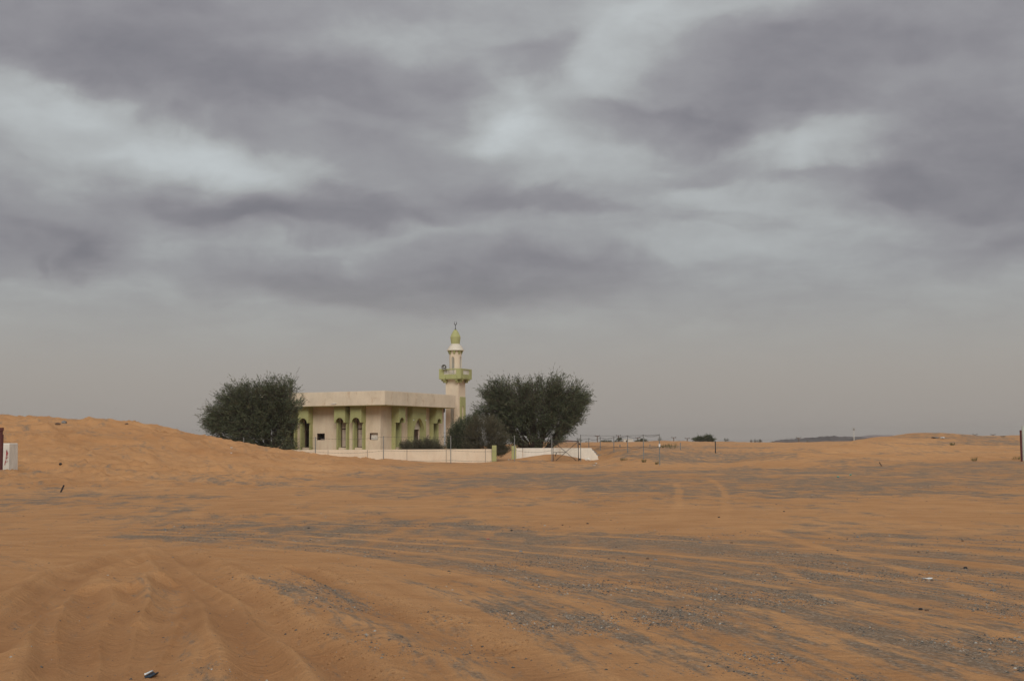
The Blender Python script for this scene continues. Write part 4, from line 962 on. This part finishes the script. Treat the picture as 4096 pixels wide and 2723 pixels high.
far_tree('ragged dark tree on the horizon behind the gate post', [(2305, 1752), (2311, 1748), (2316, 1751), (2322, 1750), (2328, 1758), (2326, 1768), (2306, 1768)], (2316, 1772), 260, 13)
far_tree('small round bush on the horizon between the gate post and the power pole', [(2340, 1762), (2347, 1759), (2352, 1763), (2352, 1769), (2340, 1769)], (2346, 1772), 270, 14, 40)
far_tree('low dark bush on the horizon beside the power pole foot', [(2368, 1766), (2375, 1764), (2382, 1767), (2382, 1772), (2368, 1772)], (2375, 1774), 270, 15, 40)
far_tree('dense dark tree on the horizon behind the turning fence', [(2458, 1762), (2466, 1754), (2476, 1746), (2484, 1747), (2490, 1756), (2490, 1770), (2458, 1770)], (2475, 1774), 255, 16, 110, 12)
far_tree('low spread of dark bushes left of the dense tree on the horizon', [(2398, 1768), (2405, 1763), (2420, 1761), (2435, 1763), (2448, 1764), (2450, 1770), (2398, 1770)], (2424, 1773), 300, 17, 90)
far_tree('wide flat dark tree on the horizon under the power lines', [(2538, 1763), (2550, 1758), (2565, 1754), (2580, 1757), (2590, 1764), (2588, 1767), (2540, 1767)], (2564, 1772), 300, 18, 90)
far_tree('upright dark bush on the horizon behind the fence corner post', [(2629, 1760), (2634, 1748), (2641, 1747), (2648, 1755), (2649, 1766), (2629, 1766)], (2639, 1770), 240, 19, 60, 12)
far_tree('tiny dark bush on the horizon left of the lone acacia', [(2709, 1763), (2716, 1760), (2723, 1763), (2722, 1768), (2709, 1768)], (2716, 1770), 250, 20, 30)
for i, (a, b) in enumerate(((2999, 3013), (3013, 3030), (3028, 3052))):
    far_tree('pale grey green tree in the faint row beyond the far sand', [(a, 1763), (a + 3, 1756), ((a + b) / 2, 1755 - i % 2), (b - 3, 1757), (b, 1764), (b - 3, 1768), (a + 3, 1768)], ((a + b) / 2, 1776), 700, 30 + i, 70, 9, 1.0, 'twig', 'tree', 'faint row of far trees')
far_tree('small round dark tree at the left foot of the embankment', [(3077, 1768), (3083, 1764), (3091, 1764), (3096, 1769), (3095, 1773), (3078, 1773)], (3086, 1777), 420, 40, 60)
far_tree('dark bush standing on the slope of the embankment', [(3224, 1760), (3230, 1757), (3236, 1760), (3236, 1772), (3224, 1772)], (3230, 1775), 420, 41, 50)
far_tree('pale brown trees on top of the embankment', [(3258, 1755), (3270, 1750), (3285, 1746), (3300, 1749), (3312, 1752), (3312, 1760), (3258, 1760)], (3285, 1764), 545, 42, 90, 9, 1.0, 'twig')
far_tree('dark bush on the right dune ridge beside the maroon post', [(4003, 1750), (4010, 1745), (4018, 1744), (4022, 1749), (4018, 1755), (4003, 1755)], (4012, 1758), 240, 43, 50)
for i, (px, py, Y, h, w) in enumerate(((2495, 1842, 82, .22, .5), (2576, 1849, 79, .28, .22), (2627, 1857, 77.5, .22, .14), (3897, 1844, 73, .32, .26), (4068, 1838, 74, .30, .55), (3810, 1782, 102, .3, .3), (2665, 1792, 150, .7, 1.0), (2690, 1794, 150, .8, 1.0), (2645, 1792, 150, .5, .7))):
    p = on_sand(px, py, Y); Y = p[1]; z = p[2]; rs = np.random.RandomState(100 + i); n = 60
    r = w / 2 * np.sqrt(rs.uniform(0, 1, n)); a = rs.uniform(0, 6.28, n)
    P0 = np.stack([r * np.cos(a), r * np.sin(a), np.full(n, -.03)], 1)
    DV = np.stack([np.cos(a) * h * .5 * rs.uniform(.2, 1, n), np.sin(a) * h * .5 * rs.uniform(.2, 1, n), h * rs.uniform(.5, 1.1, n)], 1)
    o = obj('grass_tuft', blades_mesh('grass_tuft', P0, DV, np.full(n, .016 * max(1, Y / 80)), rs.uniform(0, 1, n)), M['grass']); o.location = (p[0], Y, z)
    tag(o, ['flat green grass tuft in sand beside the turning fence', 'small upright grass tuft near the fence corner', 'tiny grass sprig at the foot of the fence corner post', 'round grass tuft on the edge of the right hand dune', 'wide grass tuft at the foot of the maroon post', 'grey green tuft on the face of the right hand dune', 'green leafy plant beside the short grey post', 'taller green leafy plant beside the short grey post', 'small green leafy plant behind the fence corner'][i], 'grass')

# ------------------------------------------------------------------ power poles, far lamp, far building
def power_pole(px, top, Y, label):
    p = at(px, top, Y); z = gz(p[0], Y) - 1; o = thing('power_pole', label, 'pole', (p[0], Y, z), 0, 'power poles on the horizon'); h = p[2] - z; k = Y / 300
    m = MB(); m.tube([(0, 0, 0), (0, 0, h)], [.14 * k, .10 * k], 8); m.build('pole', M['wood'], o)
    m = MB(); m.box(-.55 * k, .55 * k, -.06 * k, .06 * k, h - .12 * k, h + .0); m.build('crossarm', M['wood'], o)
    for s in (-.5, .5):
        m = MB(); m.lathe([(.05 * k, h), (.07 * k, h + .08 * k), (.04 * k, h + .2 * k)], 8, s * k, 0); m.build('insulator', M['black'], o)
    return np.array([p[0], Y, p[2] + .12])
tops = [power_pole(*q) for q in ((2389, 1743, 330, 'tall power pole with crossarm behind the turning fence'), (2474, 1741, 360, 'power pole rising behind the dense dark tree'), (2551, 1750, 420, 'power pole above the wide flat tree'), (2695, 1749, 480, 'thin power pole left of the lone acacia'), (2749, 1752, 540, 'thin power pole close beside the lone acacia'), (3195, 1750, 470, 'power pole before the dark embankment'), (3900, 1737, 330, 'thin power pole beyond the right dune ridge'), (3972, 1737, 330, 'thin power pole beyond the right dune beside a dark bush'))]
for i, (a, b) in enumerate(zip(tops[:5], tops[1:6])):
    m = MB(); wire(m, a, b, 1.2, .02, False); o = m.build('power_line', M['wire']); tag(o, 'thin power line strung ' + ('from the tall pole to the dense dark tree', 'from the dense dark tree to the wide flat tree', 'from the wide flat tree to the thin pole', 'between the two thin poles by the lone acacia', 'from the lone acacia to the dark embankment')[i], 'cable', 'power lines between the poles')
q = at(3415, 1712, 210); z = gz(q[0], 210) - .5
o = thing('lamp_post', 'slender white lamp post with a small boxy head behind the dune', 'lamp post', (q[0], 210, z)); h = q[2] - z
m = MB(); m.tube([(0, 0, 0), (0, 0, h - .3)], [.075, .03], 8); m.build('pole', M['concrete'], o)
m = MB(); m.box(-.15, .15, -.1, .1, h - .38, h); m.build('lamp_head', M['grey'], o, bevel=.02)
q = at(2512, 1757, 620); z = -1.0
o = thing('flat_building', 'low pale flat roofed building far behind the dense dark tree', 'building', (q[0], 620, z)); h = q[2] - z
m = MB(); m.box(-2.3, 2.3, -2, 2, 0, h); m.build('wall', M['concrete'], o); m = MB(); m.box(-2.4, 2.4, -2.1, 2.1, h + .002, h + .15); m.build('roof', M['concrete'], o)
m = MB(); m.box(-1.2, -.5, -2.03, -1.98, h - 1.3, h - .4); m.build('window', M['dark'], o)

# ------------------------------------------------------------------ things lying about
def rock(name, label, px, py, Y, rx, ry, rz, mat='rock', seed=0, sink=.25, cat='rock', group=None):
    rs = np.random.RandomState(seed); bm = bmesh.new(); bmesh.ops.create_icosphere(bm, subdivisions=3, radius=1)
    for v in bm.verts:
        d = v.co.normalized(); n = float(fbm(np.array([d.x * 1.6 + 5 * seed + d.z]), np.array([d.y * 1.6 - d.z * 1.2]), 3, seed)[0])
        v.co = Vector((d.x * rx, d.y * ry, d.z * rz)) * (.65 + .7 * n)
    me = bpy.data.meshes.new(name); bm.to_mesh(me); bm.free()
    p = on_sand(px, py, Y); Y = p[1]; o = obj(name, me, M[mat]); o.location = (p[0], Y, gz(p[0], Y) + rz * (1 - 2 * sink) * .6); o.rotation_euler = (0, 0, rs.uniform(0, 6))
    tag(o, label, cat, group); return o
rock('rock', 'pale grey rock on top of the left dune', 256, 1692, 78, .17, .15, .13, 'rock', 2)
rock('rock', 'flat dark rock beside the pale one on the left dune', 232, 1697, 77, .15, .12, .09, 'wood', 3)
rock('rock', 'small dark stone on the churned left dune slope', 242, 1858, 58, .08, .07, .06, 'black', 4)
rock('rock', 'pale stone lying before the crumbling wall end', 2353, 1842, 88, .28, .2, .16, 'white', 5)
rock('rock', 'dark stone lying on the crest line of the left dune', 506, 1697, 81, .1, .1, .06, 'wood', 8)
for i, (px, py) in enumerate(((3708, 2445), (3682, 2438), (3133, 2448), (2250, 2101), (2350, 2095), (2083, 2207), (2494, 2232), (2876, 2069), (2801, 2171), (2926, 2172), (3136, 2046), (3430, 2149), (3674, 2208), (3862, 2273), (3973, 2362), (3850, 2165), (1235, 2112), (660, 2118), (736, 2113), (2046, 2123), (2620, 2240), (2590, 2235))):
    rock('stone', ('brown', 'black', 'grey')[i % 3] + ' stone lying among the gravel of the open ground', px, py, None, .020 + .006 * (i % 3), .019, .014 + .004 * (i % 2), ('wood', 'black', 'rock')[i % 3], 50 + i, .3, 'stone', ('brown', 'black', 'grey')[i % 3] + ' stones on the gravel')
def stake(px0, py0, px1, py1, Y, w, label, mat='black'):
    a = on_sand(px0, py0, Y); Y = a[1]; b = at(px1, py1, Y); z = a[2]; d = b - a
    m = MB(); m.box(-w / 2, w / 2, -w / 2, w / 2, -.25, float(np.linalg.norm(d))); o = m.build('stake', M[mat], None, bevel=.006); o.location = (a[0], Y, z)
    o.rotation_euler = Vector(d).to_track_quat('Z', 'Y').to_euler(); tag(o, label, 'stake'); return o
stake(243, 1968, 256, 1939, 41, .045, 'dark metal stake leaning out of the gritty patch by the left dune')
stake(3527, 1864, 3517, 1848, 72, .055, 'short rusty stake leaning on the edge of the right hand dune', 'wood')
# concrete block and posts at the two edges
Y = 53.0; pA = at(36, 1868, Y)
blk = thing('concrete_block', 'pale concrete block with red paint marks half buried beside the maroon post', 'block', (pA[0], Y, gz(pA[0], Y) - .12), math.radians(0))
fr_ = 5000 / Y
def bl(mb, x0, x1, y0, y1, z0, z1, sh):
    mb.add([(x0, y0, z0), (x1, y0 + sh, z0), (x1, y1 + sh, z0), (x0, y1, z0), (x0, y0, z1), (x1, y0 + sh, z1), (x1, y1 + sh, z1), (x0, y1, z1)], [(0, 3, 2, 1), (4, 5, 6, 7), (0, 1, 5, 4), (1, 2, 6, 5), (2, 3, 7, 6), (3, 0, 4, 7)])
hb_ = at(36, 1772, Y)[2] - (gz(pA[0], Y) - .12)
m = MB(); bl(m, -.95, 0, 0, 1.4, 0, hb_, 0); bl(m, 0.001, .42, .0, 1.4, 0.0, hb_, 1.35); m.v = [(x, y, z) for x, y, z in m.v]
m = MB(); m.add([(-.95, .25, 0), (0, 0, 0), (-.13, 1.3, 0), (-1.08, 1.55, 0), (-.93, .25, hb_), (-.01, .02, hb_), (-.15, 1.28, hb_), (-1.06, 1.53, hb_)], [(0, 3, 2, 1), (4, 5, 6, 7), (0, 1, 5, 4), (1, 2, 6, 5), (2, 3, 7, 6), (3, 0, 4, 7)])
m.build('block', M['whiteblock'], blk, bevel=.04)
rs = random.Random(4); m = MB()
for (x, z, dx, dz) in ((-.17, .55, .03, .42), (-.10, .72, -.05, .22), (-.20, .45, .12, .05), (-.08, .80, -.06, .14), (-.22, .33, .04, .2), (-.14, .62, .07, .06)):
    y = lambda xx: -xx * .25 / .95 - .006 + .0
    m.add([(x, y(x), z), (x + .03, y(x + .03), z), (x + dx + .03, y(x + dx + .03), z + dz), (x + dx, y(x + dx), z + dz)], [(0, 1, 2, 3)])
    m.add([(x, y(x) - .003, z), (x + .03, y(x + .03) - .003, z), (x + dx + .03, y(x + dx + .03) - .003, z + dz), (x + dx, y(x + dx) - .003, z + dz)], [(3, 2, 1, 0)])
m.build('red_paint_mark', M['redpaint'], blk)
def edge_post(px, top, base, Y, w, mat, label, capz=None):
    a = at(px, base, Y); z = gz(a[0], Y); zt_ = at(px, top, Y)[2] - z
    o = thing('barrier_post', label, 'post', (a[0], Y, z))
    m = MB(); m.tube([(0, 0, -.4), (0, 0, zt_ if not capz else zt_ - .28)], w / 2, 14); m.build('post', M[mat], o, False)
    if capz:
        m = MB(); m.tube([(0, 0, zt_ - .28), (0, 0, zt_ - .14)], w * .36, 14); m.build('neck', M[mat], o)
        m = MB(); m.tube([(0, 0, zt_ - .14), (0, 0, zt_)], w / 2, 14); m.build('cap', M[mat], o)
    return o
edge_post(0, 1710, 1862, 52.0, .22, 'maroon', 'maroon post with a grooved cap standing before the concrete block', True)
edge_post(4087, 1720, 1841, 74.0, .12, 'maroon', 'dark maroon post standing at the edge of the right dune')
edge_post(4097, 1703, 1841, 74.3, .16, 'paleedge', 'pale green white post close beside the maroon one')
# debris on the right dune and litter
def slab(name, label, px, py, Y, sx, sy, sz, mat, rz=0, cat='debris', tilt=0):
    p = on_sand(px, py, Y); Y = p[1]; rs = np.random.RandomState(int(px))
    bm = bmesh.new(); bmesh.ops.create_grid(bm, x_segments=8, y_segments=6, size=.5)
    for v in bm.verts: v.co = Vector((v.co.x * sx * (1 - .25 * abs(v.co.y * 2) ** 3), v.co.y * sy, sz * (.6 * float(fbm(np.array([v.co.x * 4 + px]), np.array([v.co.y * 4.]), 3, 3)[0]) + .3 * abs(v.co.x * 2) ** 2)))
    ext = bmesh.ops.solidify(bm, geom=bm.faces[:], thickness=max(.006, sz * .25)); me = bpy.data.meshes.new(name); bm.to_mesh(me); bm.free()
    o = obj(name, me, M[mat], None, True); o.location = (p[0], Y, gz(p[0], Y) + sz * .02); o.rotation_euler = (tilt, 0, rz); tag(o, label, cat); return o
slab('concrete_slab', 'dark broken slab lying on the crest of the right dune', 3740, 1752, 118, .6, .5, .16, 'rock', .2)
slab('white_bag', 'white rubbish bag caught on the crest of the right dune', 3770, 1754, 117, .28, .28, .22, 'litter', .9)
slab('white_plate', 'white plastic tray lying on gravel', 3709, 2315, None, .115, .075, .022, 'litter', .25, 'litter')
sole = slab('rubber_sole', 'dark blue rubber sole with a white edge stuck in the rutted sand', 606, 2712, None, .05, .16, .03, 'blue', -.12, 'litter')
edge = slab('white_edge', 'x', 606, 2712, None, .012, .14, .02, 'litter', 0, 'litter'); edge.parent = sole; edge.location = (-.022, .0, .020); edge.rotation_euler = (0, .3, 0)
del edge['label']; del edge['category']
slab('plastic_cup', 'teal plastic scrap on the dark grit left of its twin', 3352, 1909, 53.5, .09, .08, .08, 'teal', 1, 'litter')
slab('plastic_cup', 'teal plastic scrap nearer the leaning stake', 3402, 1901, 55.5, .09, .08, .08, 'teal', 2, 'litter')
slab('paper_scrap', 'white scrap on the sand before the fence corner', 2384, 1854, 83, .16, .1, .08, 'litter', .4, 'litter')
slab('paper_scrap', 'thin pale scrap beside the white one before the fence corner', 2378, 1861, 80, .14, .08, .05, 'litter', -.2, 'litter')
slab('paper_scrap', 'upper white scrap on the left dune slope below the tree', 926, 1794, 83, .14, .1, .07, 'litter', .3, 'litter')
slab('paper_scrap', 'lower white scrap on the left dune slope below the tree', 925, 1812, 78, .12, .1, .06, 'litter', .6, 'litter')
slab('paper_scrap', 'blue white rag lying between the green gate pillars', 2040, 1823, 93.5, .28, .2, .15, 'litter', .1, 'litter')
slab('plastic_scrap', 'tiny red plastic scrap on the grey gravel band', 1952, 2156, None, .055, .03, .02, 'redpaint', -.3, 'litter')
slab('paper_scrap', 'pale yellow scrap at the foot of the tall dark post', 2875, 1814, 123, .5, .3, .12, 'panel', .1, 'litter')

# ------------------------------------------------------------------ loose gravel and clods
def scatter_stones():
    rs = np.random.RandomState(9); n = 420000
    Y = 1 / rs.uniform(1 / 46, 1 / 7.2, n); X = rs.uniform(-.46, .46, n) * Y
    zz_ = np.zeros(n); g = gravel_amount(X, Y, zz_)
    cl = fbm(X * .8, Y * .8, 3, 81)
    keep = rs.uniform(0, 1, n) < (.006 + .60 * g ** 1.3 * sstep(.46, .66, cl + .05))
    X, Y, g = X[keep], Y[keep], g[keep]; n = min(len(X), 70000); X, Y = X[:n], Y[:n]
    size = (.0038 + .0042 * rs.pareto(2.6, n).clip(0, 3.0)) * (1 + Y / 60)
    # clods kicked out of the wheel ruts
    cx, cy = [], []
    for Pp in (RUTS[0][0], RUTS[13][0]):
        for _ in range(900):
            k = rs.randint(0, len(Pp) - 1); t = rs.uniform(); q = Pp[k] + (Pp[k + 1] - Pp[k]) * t; cx.append(q[0] + .22 + rs.normal(0, .12)); cy.append(q[1] + rs.normal(0, .25))
    Z = ground(X, Y)
    oc = np.array([(1, 0, 0), (-1, 0, 0), (0, 1, 0), (0, -1, 0), (0, 0, 1), (0, 0, -1)], float)
    tri = np.array([(0, 2, 4), (2, 1, 4), (1, 3, 4), (3, 0, 4), (2, 0, 5), (1, 2, 5), (3, 1, 5), (0, 3, 5)])
    def build(name, X, Y, Z, size, tone, mat, label):
        n = len(X); a = rs.uniform(0, 6.28, n); V = np.repeat(oc[None], n, 0) * rs.uniform(.55, 1.35, (n, 6, 1)) * size[:, None, None]; V[:, :, 2] *= .55
        c, s = np.cos(a)[:, None], np.sin(a)[:, None]; x = V[:, :, 0] * c - V[:, :, 1] * s; y = V[:, :, 0] * s + V[:, :, 1] * c
        V = np.stack([x + X[:, None], y + Y[:, None], V[:, :, 2] + (Z - size * .05)[:, None]], 2).reshape(-1, 3)
        fc = (tri[None] + (np.arange(n) * 6)[:, None, None]).reshape(-1, 3)
        me = bpy.data.meshes.new(name); me.vertices.add(len(V)); me.vertices.foreach_set('co', V.ravel()); me.loops.add(fc.size); me.loops.foreach_set('vertex_index', fc.ravel())
        me.polygons.add(len(fc)); me.polygons.foreach_set('loop_start', np.arange(len(fc)) * 3); me.polygons.foreach_set('loop_total', np.full(len(fc), 3)); me.update()
        at_ = me.attributes.new('tone', 'FLOAT', 'POINT'); at_.data.foreach_set('value', np.repeat(tone, 6).astype(np.float32))
        o = obj(name, me, mat); tag(o, label, name.replace('_', ' ').split()[-1], None, 'stuff')
    M['gravel'] = foliage('loose_gravel', [(.075, .07, .065), (.13, .118, .102), (.19, .16, .125), (.27, .24, .20), (.44, .41, .36)])
    M['clod'] = foliage('sand_clods', [(.30, .16, .075), (.40, .22, .10)])
    build('loose_gravel', X, Y, Z, size, rs.uniform(0, 1, n) ** 1.9, M['gravel'], 'loose grey and pale gravel strewn over the sand')
    cx, cy = np.array(cx), np.array(cy); build('sand_clods', cx, cy, ground(cx, cy), .008 + .014 * rs.uniform(0, 1, len(cx)) ** 3, rs.uniform(0, 1, len(cx)), M['clod'], 'crumbly sand clods thrown up beside the wheel rut')
scatter_stones()

# ------------------------------------------------------------------ dusty air
HAZE = 0.00022
def make_haze():
    m = MB(); m.box(-7600, 7600, -80, 2620, -24, 22); me = m.build('haze', bpy.data.materials.new('dusty_air'))
    mt = me.data.materials[0]; mt.use_nodes = True; nt = mt.node_tree; nt.nodes.clear()
    v = nt.nodes.new('ShaderNodeVolumePrincipled'); v.inputs['Density'].default_value = HAZE; v.inputs['Color'].default_value = (.86, .83, .80, 1); v.inputs['Anisotropy'].default_value = .2
    out = nt.nodes.new('ShaderNodeOutputMaterial'); nt.links.new(v.outputs[0], out.inputs['Volume'])
    tag(me, 'thin dusty air over the desert', 'haze', None, 'stuff')
make_haze()
